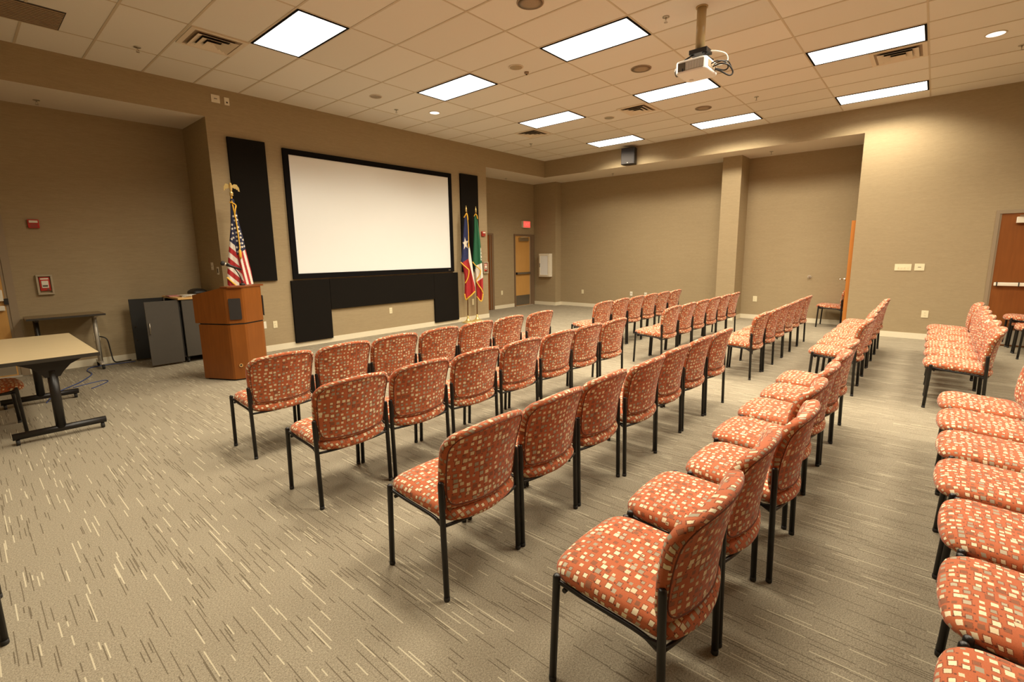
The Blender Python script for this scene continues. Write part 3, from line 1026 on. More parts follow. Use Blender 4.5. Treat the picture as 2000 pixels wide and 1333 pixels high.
# fire extinguisher cabinet on the pier
r = thing('extinguisher_cabinet', 'white wall-mounted fire extinguisher cabinet on the corner pier', 'cabinet', (6.85, 2.605, 1.23))
bm = B(); box(bm, -.135, -.0005, -.205, .205, -.35, .35, bev=.005); obj('body', bm, 'white', r)
bm = B()
for q in ((-.165, .165, -.31, -.29), (-.165, .165, .29, .31), (-.165, -.145, -.29, .29), (.145, .165, -.29, .29)):
    box(bm, -.147, -.1355, q[0], q[1], q[2], q[3])
dr = obj('door', bm, 'white', r)
bx('door_pane', 'screen', dr, -.139, -.1352, -.1449, .1449, -.2899, .2899)
bm = B(); box(bm, -.165, -.1475, .148, .163, -.06, .06, bev=.003); obj('pull_handle', bm, 'slot', dr)

# loudspeaker on the right header
r = thing('wall_speaker', 'black loudspeaker box mounted on the right header near the corner', 'speaker', (XR, -.60, 3.86), math.radians(8))
bm = B(); box(bm, -.23, -.05, -.165, .165, -.19, .19, bev=.012); obj('cabinet', bm, 'blackplastic', r)
bm = B(); box(bm, -.238, -.2305, -.152, .152, -.178, .178, bev=.003); g = obj('grille', bm, 'grille', r)
bx('badge', 'silver', g, -.2395, -.2385, -.012, .012, -.160, -.150)
bm = B(); tube(bm, [(-.052, 0, 0), (-.006, 0, 0)], .03, 12); obj('wall_bracket', bm, 'blackmetal', r)

# ------------------------------------------------------------------ ceiling projector
r = thing('projector', 'white projector hanging from a beige ceiling pole with loose cables', 'projector', (.356, -4.32, ZC))
bm = B(); lathe(bm, [(.047, -.42), (.047, -.0008)], 24); obj('pole', bm, 'poletan', r)
bm = B(); lathe(bm, [(.060, -.012), (.060, -.0008)], 24); obj('ceiling_collar', bm, 'poletan', r)
bm = B(); box(bm, -.075, .085, -.10, .09, -.465, -.42, bev=.005)
for s in (-1, 1):
    tube(bm, [(s * .03, -.03, -.45), (s * .10, -.11, -.515)], .009, 6)
    tube(bm, [(s * .03, .03, -.45), (s * .10, .12, -.515)], .009, 6)
tube(bm, [(.0, -.06, -.50), (.0, -.06, -.45)], .02, 8)
obj('mount_bracket', bm, 'blackmetal', r)
bm = B()
prism(bm, rounded_rect(-.156, .204, -.13, .20, .05, 4), -.655, -.53)
body = obj('body', bm, 'projwhite', r)
bmod = body.modifiers.new('bevel', 'BEVEL'); bmod.width = .016; bmod.segments = 3; bmod.limit_method = 'ANGLE'
bx('side_vent', 'projgrey', r, -.1585, -.1555, -.105, .085, -.637, -.555)
bx('front_vent', 'slot', r, -.1585, -.1555, .087, .165, -.637, -.555)
bm = B()
for k in range(14):
    box(bm, -.1592, -.1583, -.098 + k * .0132, -.093 + k * .0132, -.632, -.560)
obj('vent_fins', bm, 'projwhite', r)
bx('status_window', 'lens', r, -.1605, -.1586, .105, .120, -.640, -.612)
bm = B(); tube(bm, [(-.03, .200, -.592), (-.03, .235, -.592)], .045, 20); ln = obj('lens_ring', bm, 'slot', r)
bm = B(); tube(bm, [(-.03, .2355, -.592), (-.03, .240, -.592)], .036, 20); obj('lens', bm, 'lens', ln)
bx('connector_panel', 'grilletan', r, -.10, .16, -.1335, -.1302, -.625, -.560)
bm = B(); lathe(bm, [(.012, -.667), (.022, -.665), (.022, -.6552)], 14, (.11, .12, 0)); obj('foot', bm, 'projwhite', r)
for k, (pts, rad, mt) in enumerate([
        ([(.02, -.05, -.44), (.06, -.13, -.44), (.12, -.22, -.47), (.15, -.24, -.53), (.12, -.19, -.575), (.10, -.134, -.575)], .008, 'cablewhite'),
        ([(-.02, -.134, -.585), (-.01, -.19, -.57), (.06, -.24, -.57), (.12, -.26, -.61), (.13, -.22, -.63), (.10, -.134, -.60)], .007, 'cable'),
        ([(.03, -.134, -.60), (.05, -.21, -.585), (.10, -.27, -.60), (.15, -.30, -.66), (.14, -.27, -.69), (.10, -.19, -.64), (.09, -.134, -.61)], .008, 'cable'),
        ([(.06, -.134, -.57), (.08, -.20, -.55), (.14, -.25, -.55), (.19, -.27, -.60)], .006, 'cable')]):
    tb('cable', mt, r, smooth_path(pts, 6), rad, 8)

# ------------------------------------------------------------------ flags
def in_poly(x, y, poly):
    c = False
    n = len(poly)
    for i in range(n):
        x1, y1 = poly[i]
        x2, y2 = poly[(i + 1) % n]
        if (y1 > y) != (y2 > y) and x < (x2 - x1) * (y - y1) / (y2 - y1) + x1:
            c = not c
    return c

def star(cx, cy, r, sx=1.0, rot=0.0):
    return [(cx + sx * (r if k % 2 == 0 else r * .42) * math.cos(PI / 2 + rot + k * PI / 5), cy + (r if k % 2 == 0 else r * .42) * math.sin(PI / 2 + rot + k * PI / 5)) for k in range(10)]

def lerp_line(pts, z):
    """piecewise linear w(z) through points sorted by falling z"""
    if z >= pts[0][1]:
        return pts[0][0]
    for (w0, z0), (w1, z1) in zip(pts, pts[1:]):
        if z <= z0 and z >= z1:
            return w0 + (w1 - w0) * (z0 - z) / max(1e-6, z0 - z1)
    return pts[-1][0]

def drape(name, left, right, ztop, zbot, colour, fold, mats, parent, nu=90, nv=220, thick=.035, bottom=None):
    """closed folded-cloth bundle; left/right outlines, colour(w, z) gives the material index"""
    bm = B()
    rows = []
    for j in range(nv + 1):
        v = j / nv
        row = ([], [])
        for i in range(nu + 1):
            s = i / nu
            zb = bottom(s) if bottom else zbot
            z = ztop + (zb - ztop) * v
            a, b_ = lerp_line(left, z), lerp_line(right, z)
            ww = a + (b_ - a) * s
            e = math.sqrt(max(0, 1 - (2 * s - 1) ** 2))
            d_ = fold(s, v) * min(1, 4 * s, 4 * (1 - s))
            row[0].append(bm.verts.new((ww, -(thick * e + d_) - .001, z)))
            row[1].append(bm.verts.new((ww, thick * e * .8 - d_ * .5 + .001, z)))
        rows.append(row)
    for j in range(nv):
        for i in range(nu):
            for k in (0, 1):
                f = bm.faces.new((rows[j][k][i], rows[j][k][i + 1], rows[j + 1][k][i + 1], rows[j + 1][k][i]))
                f.smooth = True
                c = f.calc_center_median()
                f.material_index = colour(c.x, c.z)
    for j in range(nv):
        for i in (0, nu):
            f = bm.faces.new((rows[j][0][i], rows[j][1][i], rows[j + 1][1][i], rows[j + 1][0][i]))
            c = f.calc_center_median()
            f.material_index = colour(c.x, c.z)
    for j in (0, nv):
        for i in range(nu):
            f = bm.faces.new((rows[j][0][i], rows[j][0][i + 1], rows[j][1][i + 1], rows[j][1][i]))
            c = f.calc_center_median()
            f.material_index = colour(c.x, c.z)
    return obj(name, bm, mats, parent)

def stand(parent, ztop, lean=(0, 0)):
    bm = B(); lathe(bm, [(.14, 0.0005), (.14, .012), (.125, .022), (.075, .034), (.045, .06), (.028, .10), (.024, .15), (.02, .16)], 28)
    obj('stand_base', bm, 'brass', parent)
    bm = B(); tube(bm, [(0, 0, .1605), (lean[0], lean[1], ztop)], .0135, 12); obj('staff', bm, 'darkwoodpole', parent)

def view_rot(x, y):
    dx, dy = x + 5.081, y + 6.404
    return math.atan2(dy, dx) - PI / 2

# --- stars and stripes, behind the lectern
fx, fy = -2.30, 1.50
r = thing('flag', 'stars and stripes flag with gold eagle finial standing behind the lectern', 'flag', (fx, fy, 0), view_rot(fx, fy), 'flags on stands')
stand(r, 2.50, (.02, 0))
bm = B(); lathe(bm, [(.016, 2.48), (.026, 2.49), (.02, 2.51), (.028, 2.525), (.016, 2.54), (.012, 2.555)], 16, (.022, 0, 0)); fin = obj('finial', bm, 'brass', r)
bm = B()
tube(bm, smooth_path([(.022, 0, 2.555), (.022, -.004, 2.60), (.022, -.010, 2.64), (.020, -.03, 2.655), (.018, -.05, 2.648)], 4), [.013, .016, .018, .021, .022, .022, .021, .020, .019, .018, .017, .016, .014, .013, .009, .007, .005], 10)
obj('eagle_body', bm, 'brass', fin)
for s in (-1, 1):
    bm = B()
    poly = [(.012, 2.625), (.045, 2.652), (.080, 2.645), (.105, 2.60), (.112, 2.545), (.090, 2.552), (.083, 2.575), (.070, 2.570), (.060, 2.590), (.045, 2.585), (.030, 2.600), (.012, 2.595)]
    if s < 0:
        poly = [(a * .82, b_ + (.010 if a > .07 else 0)) for a, b_ in poly]
    prism(bm, poly, -.006, .006, fn=lambda a, b_, h: (.022 + s * a, h + .02 * a, b_))
    obj('eagle_wing', bm, 'brass', fin)
usL = [(.000, 2.44), (-.005, 2.36), (-.031, 2.056), (-.068, 1.827), (-.104, 1.609), (-.148, 1.309), (-.160, 1.0)]
usR = [(.045, 2.44), (.060, 2.35), (.074, 2.149), (.112, 1.909), (.130, 1.711), (.177, 1.369), (.187, 1.19), (.195, 1.0)]
us_stars = []
for cx, cz in [(-.012, 2.067), (-.014, 2.008), (-.012, 1.945), (-.010, 1.882), (.022, 2.02), (.035, 1.955), (.033, 1.895), (.030, 1.835), (.048, 2.09), (.065, 2.035), (.070, 1.975), (.085, 1.94), (.082, 1.885), (.062, 1.80), (.095, 1.80), (.112, 1.85), (.060, 1.742), (.090, 1.745), (.122, 1.755), (.030, 1.672), (.060, 2.14), (.030, 2.13), (.02, 1.74), (-.035, 1.86), (.018, 2.19), (.055, 2.20)]:
    us_stars.append((cx, cz, star(cx, cz, .023, .85)))
def us_col(x, z):
    split = lerp_line([(.0, 2.4), (-.003, 1.764), (.012, 1.55), (.075, 1.19), (.10, 1.0)], z)
    if x < split:
        line = 1.836 - (x + .068) * 1.05          # lower edge of the union on the left fold
        if z > line:
            for cx, cz, st in us_stars:
                if abs(x - cx) < .03 and abs(z - cz) < .03 and in_poly(x, z, st):
                    return 1
            return 0
        return 1 if int((line - z) / .092) % 2 == 0 else 2
    line = 1.608 + (x + .013) * .72
    if z > line:
        for cx, cz, st in us_stars:
            if abs(x - cx) < .03 and abs(z - cz) < .03 and in_poly(x, z, st):
                return 1
        return 0
    q = (x - (.094 + (1.659 - z) * .138)) / .031
    return 1 if int(math.floor(q)) % 2 == 0 else 2
us = drape('flag_cloth', usL, usR, 2.44, 1.0, us_col, lambda s, v: .03 * v * math.sin(s * 9.5 + 1.2) + .012 * math.sin(s * 23) * v, ['fl_navy', 'fl_white', 'fl_red'], r, 110, 300)
bm = B()
tube(bm, smooth_path([(-.150, -.02, 1.30), (-.10, -.04, 1.24), (-.04, -.05, 1.172), (.02, -.05, 1.09)], 5), .012, 8)
obj('fringe', bm, 'gold', us)
bm = B()
tube(bm, smooth_path([(.020, -.016, 2.47), (.022, -.035, 2.36), (.045, -.045, 2.12), (.055, -.055, 1.90), (.058, -.062, 1.75), (.054, -.064, 1.70)], 6), .0085, 8)
tube(bm, smooth_path([(-.008, -.02, 2.39), (.03, -.045, 2.375), (.062, -.03, 2.345), (.048, -.05, 2.28), (.036, -.045, 2.20), (.05, -.05, 2.15)], 6), .010, 8)
lathe(bm, [(.008, 0), (.020, -.02), (.018, -.10), (.012, -.135)], 10, (.054, -.064, 1.71))
obj('cord_and_tassel', bm, 'gold', r)

# --- lone star flag
fx, fy = 2.685, 1.79
r = thing('flag', 'blue white and red lone star flag on a stand near the screen', 'flag', (fx, fy, 0), view_rot(fx, fy), 'flags on stands')
stand(r, 2.56, (.035, .0))
OX = .03
bm = B(); lathe(bm, [(.014, 2.55), (.022, 2.562), (.012, 2.58), (.022, 2.60), (.016, 2.62), (.004, 2.69)], 14, (OX, 0, 0)); obj('finial', bm, 'brass', r)
txL = [(a + OX, b_) for a, b_ in [(-.035, 2.49), (-.050, 2.42), (-.097, 1.925), (-.129, 1.583), (-.155, 1.42), (-.150, 1.38), (-.110, 1.30), (-.085, 1.1), (-.082, .931), (-.092, .70), (-.092, .545)]]
txR = [(a + OX, b_) for a, b_ in [(.022, 2.49), (.034, 2.348), (.040, 1.839), (.069, 1.667), (.113, 1.277), (.156, .861), (.156, .545)]]
tx_star = [(OX - .040 + a, 1.835 + b_) for a, b_ in star(0, 0, .150, .50, .12)]
def tx_col(x, z):
    x -= OX
    if in_poly(x + OX, z, tx_star):
        return 1
    lw = lerp_line([(.033, 2.5), (.030, 1.84), (.020, 1.48), (.150, .86), (.2, .6)], z)
    if x > lw and z < 1.80 and z > .80:
        return 1
    if z < 1.40 + (x + .13) * .62:
        return 2
    return 0
tx = drape('flag_cloth', txL, txR, 2.49, .55, tx_col, lambda s, v: .025 * math.sin(s * 8.0 + .6) * (.3 + v), ['fl_blue', 'fl_white', 'fl_red'], r, 80, 260, bottom=lambda s: .555 + .17 * s)
bm = B()
tube(bm, smooth_path([(OX - .160, -.03, 1.415), (OX - .09, -.055, 1.34), (OX - .02, -.07, 1.275), (OX + .022, -.075, 1.225), (OX + .008, -.07, 1.10), (OX - .03, -.06, 1.0), (OX - .072, -.05, .93)], 5), .013, 8)
tube(bm, smooth_path([(OX - .090, -.02, .68), (OX - .065, -.03, .545), (OX + .0, -.06, .60), (OX + .07, -.06, .655), (OX + .152, -.03, .735)], 5), .016, 8)
obj('fringe', bm, 'gold', tx)
bm = B()
tube(bm, smooth_path([(OX - .055, -.03, 2.42), (OX - .02, -.05, 2.47), (OX + .008, -.04, 2.51), (OX + .025, -.05, 2.44), (OX + .03, -.05, 2.36)], 5), .014, 8)
tube(bm, smooth_path([(OX + .025, -.045, 2.44), (OX + .036, -.05, 2.2), (OX + .036, -.055, 1.95), (OX + .034, -.06, 1.80)], 5), .008, 8)
lathe(bm, [(.006, 0), (.015, -.02), (.013, -.08), (.009, -.10)], 10, (OX + .034, -.06, 1.84))
obj('cord_and_tassel', bm, 'gold', r)

# --- green white red flag
fx, fy = 3.00, 1.80
r = thing('flag', 'green white and red flag with gold fringe, rightmost of the stands', 'flag', (fx, fy, 0), view_rot(fx, fy), 'flags on stands')
stand(r, 2.56, (.03, 0))
OX = .02
bm = B(); lathe(bm, [(.014, 2.55), (.022, 2.562), (.012, 2.58), (.022, 2.60), (.016, 2.62), (.004, 2.69)], 14, (.03, 0, 0)); obj('finial', bm, 'brass', r)
mxL = [(a + OX, b_) for a, b_ in [(-.026, 2.50), (-.036, 2.43), (-.044, 2.145), (-.093, 1.492), (-.094, 1.40), (-.058, 1.30), (-.042, 1.15), (-.036, .95), (-.018, .50)]]
mxR = [(a + OX, b_) for a, b_ in [(.035, 2.50), (.044, 2.42), (.096, 1.927), (.120, 1.577), (.128, 1.379), (.141, 1.046), (.136, .69), (.115, .50)]]
def mx_col(x, z):
    x -= OX
    if z > 1.33 + abs(x + .01) * .40 - (.10 if x < -.03 else 0) and not (x > .098 and 1.45 < z < 1.74 and math.sin(z * 75) + math.sin(x * 260) > -.5):
        return 0
    if z > 1.33 + abs(x + .01) * .40 - (.10 if x < -.03 else 0):
        return 1
    if z < .935 + (x + .017) * .68:
        return 2
    return 1
mx = drape('flag_cloth', mxL, mxR, 2.50, .50, mx_col, lambda s, v: .022 * math.sin(s * 7.5 + 1.0) * (.3 + v), ['fl_green', 'fl_white', 'fl_red'], r, 70, 240, bottom=lambda s: .575 - .10 * math.sin(min(1, s * 1.15) * PI / 2) + (.15 * max(0, s - .8) / .2))
bm = B()
tube(bm, smooth_path([(OX - .096, -.03, 1.415), (OX - .02, -.06, 1.32), (OX + .05, -.07, 1.26), (OX + .090, -.065, 1.20), (OX + .055, -.065, 1.09), (OX - .015, -.055, .98), (OX + .03, -.06, .87), (OX + .09, -.06, .78), (OX + .134, -.03, .68)], 5), .013, 8)
tube(bm, smooth_path([(OX - .016, -.02, .60), (OX + .05, -.055, .505), (OX + .10, -.05, .495), (OX + .134, -.03, .66)], 5), .014, 8)
obj('fringe', bm, 'gold', mx)
bm = B()
tube(bm, smooth_path([(-.014, -.03, 2.46), (.02, -.045, 2.51), (.05, -.045, 2.48), (.066, -.04, 2.40)], 5), .012, 8)
obj('cord_and_tassel', bm, 'gold', r)

# ------------------------------------------------------------------ lectern
ang = math.atan2(.457, .89)
ex, ey = Vector((.89, .457)).normalized(), Vector((-.457, .89)).normalized()   # width direction, direction towards the presenter
corner = Vector((-2.817, .235))
org = corner + ex * .29
r = thing('lectern', 'cherry wood lectern with black speaker grilles beside the stars and stripes flag', 'lectern', (org.x, org.y, 0), math.atan2(ex.y, ex.x))
W2, DP = .29, .607
def lect_poly(g=0.0, ch=.125):
    return [(-W2 - g, DP + g), (-W2 - g, ch + .03), (-W2 - g * .8 + .008, ch), (-W2 + ch, .008 - g * .8), (-W2 + ch + .03, -g),
            (W2 - ch - .03, -g), (W2 - ch, .008 - g * .8), (W2 + g * .8 - .008, ch), (W2 + g, ch + .03), (W2 + g, DP + g)]
bm = B(); prism(bm, lect_poly(), .02, .735); obj('base_cabinet', bm, 'cherry', r)
bm = B(); prism(bm, lect_poly(-.03), .0005, .0195); obj('plinth', bm, 'blackplastic', r)
bm = B(); prism(bm, lect_poly(-.012), .7355, .7525); obj('shadow_gap', bm, 'blackplastic', r)
# upper section: sides slope down towards the presenter
bm = B()
poly = lect_poly(.004)
poly[0] = (-W2 - .004, DP + .045)
poly[-1] = (W2 + .004, DP + .045)
def ztop(yy):
    return 1.212 if yy < .20 else 1.212 - (yy - .20) * .21
pts = []
for (a0, b0), (a1, b1) in zip(poly, poly[1:] + poly[:1]):
    pts.append((a0, b0))
    if (b0 - .20) * (b1 - .20) < 0:
        tt = (.20 - b0) / (b1 - b0)
        pts.append((a0 + (a1 - a0) * tt, .20))
lo = [bm.verts.new((a, b_, .753)) for a, b_ in pts]
hi = [bm.verts.new((a, b_, ztop(b_))) for a, b_ in pts]
n = len(pts)
for k in range(n):
    bm.faces.new((lo[k], lo[(k + 1) % n], hi[(k + 1) % n], hi[k]))
bm.faces.new(lo[::-1])
front = [k for k in range(n) if pts[k][1] <= .2001]
rear = [k for k in range(n) if pts[k][1] >= .1999]
bm.faces.new([hi[k] for k in front])
bm.faces.new([hi[k] for k in rear])
obj('top_cabinet', bm, 'cherry', r)
bm = B(); prism(bm, [(-W2 - .012, .20), (-W2 - .012, .09), (-W2 + .09, -.014), (W2 - .09, -.014), (W2 + .012, .09), (W2 + .012, .20)], 1.2125, 1.229); obj('top_ledge', bm, 'cherrytop', r)
for s in (-1, 1):
    bm = B()
    mid = Vector((s * .2335, .0665))
    tdir = Vector((s * .707, .707))
    ndir = Vector((s * .707, -.707))
    def cfn(a, b_, h, mid=mid, tdir=tdir, ndir=ndir):
        p = mid + tdir * a + ndir * (.004 + h)
        return (p.x, p.y, b_)
    prism(bm, rounded_rect(-.068, .068, .805, 1.075, .01, 3), .0, .012, fn=cfn)
    obj('speaker_grille', bm, 'grille', r)
bm = B(); cpos = cfn
tube(bm, [(-W2 + .060, .070, .20), (-W2 + .0505, .0605, .20)], .022, 14)
o = obj('cable_grommet', bm, 'maple', r)
bm = B(); tube(bm, [(-W2 + .050, .060, .204), (-W2 + .0485, .0585, .204)], .013, 12); obj('grommet_hole', bm, 'ventdark', o)

# microphone on the lectern
mp = Vector((-2.575, .70))
r = thing('microphone', 'black microphone on a short stand on top of the lectern', 'microphone', (-2.615, .50, 1.229), 0)
bm = B(); lathe(bm, [(.035, .0006), (.035, .016), (.024, .026), (.010, .030)], 18); obj('base', bm, 'blackplastic', r)
tb('stem', 'blackmetal', r, smooth_path([(0, 0, .030), (-.01, .01, .10), (-.045, .02, .185), (-.075, .03, .235)], 5), .007, 8)
bm = B(); tube(bm, [(.010, .012, .205), (-.085, .032, .245), (-.155, .046, .276)], [.014, .016, .019], 12); obj('handle', bm, 'blackmetal', r)
bm = B(); tube(bm, [(-.155, .046, .276), (-.170, .049, .283)], .0205, 12); obj('ring', bm, 'silver', r)
bm = B(); tube(bm, [(-.170, .049, .283), (-.178, .051, .286), (-.190, .053, .291), (-.203, .056, .297), (-.212, .058, .301)], [.021, .029, .032, .027, .012], 14); obj('head', bm, 'rubber', r)

# ------------------------------------------------------------------ equipment cart with opened doors
r = thing('equipment_cart', 'charcoal equipment cart with maple top and open doors behind the lectern', 'cabinet', (0, 0, 0))
cx0, cx1, cy0, cy1 = -2.945, -2.40, 2.13, 2.93
bm = B()
box(bm, cx0 + .03, cx1, cy0 + .02, cy0 + .04, .09, .96)
box(bm, cx1 - .02, cx1, cy0 + .04, cy1, .09, .96)
box(bm, cx0 + .03, cx1 - .02, cy1 - .02, cy1, .09, .96)
box(bm, cx0, cx1 - .02, cy0 + .04, cy1 - .02, .09, .11)
box(bm, cx0, cx0 + .018, cy0 + .04, cy0 + .09, .11, .96)
box(bm, cx0, cx0 + .018, cy1 - .09, cy1 - .02, .11, .96)
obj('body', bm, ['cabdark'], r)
bx('front_panel', 'cabinet', r, cx0 + .035, cx1, cy0, cy0 + .0195, .10, .965)
bm = B(); box(bm, cx0 - .01, cx1 + .01, cy0 - .02, cy1 + .02, .972, 1.0, bev=.004); obj('top', bm, 'maple', r)
bx('corner_post', 'silver', r, cx0 - .012, cx0 + .004, cy1 - .06, cy1 - .045, .11, .965)
dr = bx('door', 'cabinet', r, -3.362, cx0 - .005, cy0 + .022, cy0 + .043, .03, .97)
bm = B(); tube(bm, [(-3.335, cy0 + .0215, .50), (-3.335, cy0 - .002, .50), (-3.335, cy0 - .002, .66), (-3.335, cy0 + .0215, .66)], .006, 8); obj('door_handle', bm, 'steel', dr)
bm = B()
for z in (.20, .80):
    box(bm, cx0 - .012, cx0 + .02, cy0 + .0435, cy0 + .055, z, z + .06)
obj('hinge', bm, 'steel', dr)
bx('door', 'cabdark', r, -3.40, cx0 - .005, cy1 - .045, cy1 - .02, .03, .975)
bm = B()
for z in (.34, .55):
    tube(bm, [(-3.36, cy1 - .0455, z), (-3.36, cy1 - .06, z)], .01, 8)
obj('latch_stud', bm, 'chrome', r)
for x, y in ((cx0 + .05, cy0 + .06), (cx1 - .06, cy0 + .06), (cx0 + .05, cy1 - .08), (cx1 - .06, cy1 - .08)):
    bm = B(); tube(bm, [(x - .012, y, .0355), (x + .012, y, .0355)], .035, 14); box(bm, x - .02, x + .02, y - .02, y + .02, .06, .0895)
    obj('caster', bm, 'rubber', r)
r = thing('paper_stack', 'loose white papers lying on top of the equipment cart', 'paper', (-2.72, 2.36, 1.0005))
for k in range(4):
    bm = B(); box(bm, -.11, .11, -.14, .14, k * .006, k * .006 + .0055); obj('sheet', bm, 'paper', r, None, (0, 0, .2 * k - .25))
o = bx('folder', 'pinkpaper', None, -.09, .09, -.11, .11, 0, .012, loc=(-2.87, 2.62, 1.0005))
tag(o, 'flat pink folder on the equipment cart left of the papers', 'folder')
bm = B(); cushion(bm, rounded_rect(-.12, .12, -.17, .17, .06, 4), [(.015, 0.0006), (.0, .02), (.01, .055), (.05, .085), (.09, .095)], lambda a, b_, h: (a, b_, h))
o = obj('equipment_bag', bm, 'cabdark', None, (-2.52, 2.70, 1.0005)); tag(o, 'dark soft bag on the equipment cart behind the lectern', 'bag')

# ------------------------------------------------------------------ nesting table against the alcove wall
r = thing('folding_table', 'dark narrow table on silver casters against the left alcove wall', 'table', (-4.145, 2.83, 0))
bm = B(); prism(bm, rounded_rect(-.405, .405, -.25, .24, .03, 4), .795, .820); obj('tabletop', bm, 'darklam', r)
bm = B()
for q in ((-.408, .408, -.254, -.2505),):
    box(bm, *q, .794, .821)
obj('edge_band', bm, 'edge', r)
for s in (-1, 1):
    bm = B()
    tube(bm, [(s * .305, -.02, .77), (s * .305, -.02, .10)], .028, 4)
    box(bm, s * .305 - .02, s * .305 + .02, -.20, .21, .765, .7945)
    box(bm, s * .305 - .022, s * .305 + .022, -.20, .22, .07, .10, bev=.004)
    lg = obj('leg', bm, 'silver' if s > 0 else 'edge', r)  # left leg carries the shade under the tabletop as a black colour
    for y in (-.18, .20):
        bm = B(); tube(bm, [(s * .305 - .014, y, .0305), (s * .305 + .014, y, .0305)], .030, 12); box(bm, s * .305 - .016, s * .305 + .016, y - .014, y + .014, .045, .0698)
        obj('caster', bm, 'rubber', lg)

# ------------------------------------------------------------------ training table in the foreground
r = thing('training_table', 'beige topped flip table with black T legs at the left edge', 'table', (-4.632, .24, 0))
bm = B(); prism(bm, rounded_rect(-.322, .322, -.892, .892, .02, 4), .722, .7515); obj('tabletop', bm, 'laminate', r)
bm = B()
for a in ((-.328, .328, -.898, -.8925), (-.328, .328, .8925, .898), (-.328, -.3225, -.8924, .8924), (.3225, .328, -.8924, .8924)):
    box(bm, a[0], a[1], a[2], a[3], .718, .7495)
obj('edge_band', bm, 'edge', r)
for y in (-.755, .80):
    bm = B()
    tube(bm, [(0, y, .62), (0, y, .09)], .036, 14)
    tube(bm, [(-.315, y, .078), (.315, y, .078)], .030, 14)
    # flared flip bracket under the top
    prism(bm, [(-.27, .7175), (.27, .7175), (.21, .70), (.13, .66), (.075, .60), (.05, .56), (-.05, .56), (-.075, .60), (-.13, .66), (-.21, .70)], y - .028, y + .028, fn=lambda a, b_, h: (a, h, b_))
    lg = obj('leg', bm, 'blackmetal', r)
    for s in (-1, 1):
        bm = B(); tube(bm, [(s * .285 - .013, y, .0245), (s * .285 + .013, y, .0245)], .024, 14); tube(bm, [(s * .285, y, .030), (s * .285, y, .052)], .01, 8)
        obj('caster', bm, 'rubber', lg)
bm = B(); box(bm, -.02, .02, -.72, .77, .64, .69); obj('crossbeam', bm, 'blackmetal', r)

# cords on the floor
o = tb('power_cord', 'cable', None, smooth_path([(-3.80, 3.094, .43), (-3.76, 3.05, .43), (-3.70, 3.02, .38), (-3.68, 3.02, .20), (-3.66, 3.0, .04), (-3.58, 3.04, .012), (-3.50, 3.06, .012), (-3.44, 3.07, .012)], 6), .009, 8)
tag(o, 'black power cord from the alcove outlet down to the floor', 'cord')
o = tb('network_cable', 'cableblue', None, smooth_path([(-3.42, 2.90, .007), (-3.9, 2.93, .008), (-4.02, 2.7, .007), (-4.02, 2.35, .007), (-4.20, 1.9, .007), (-4.42, 1.55, .007), (-4.55, 1.2, .007), (-4.60, 1.0, .007)], 6), .0065, 8)
tag(o, 'blue cable lying on the carpet from the wall to the training table', 'cable')
o = tb('network_cable', 'cableblue', None, smooth_path([(-4.30, 1.62, .006), (-4.15, 1.72, .005), (-3.98, 1.78, .005), (-3.96, 1.66, .005), (-4.10, 1.45, .005), (-4.16, 1.38, .005)], 6), .005, 8)
tag(o, 'thin blue cable loop on the carpet beside the training table', 'cable')

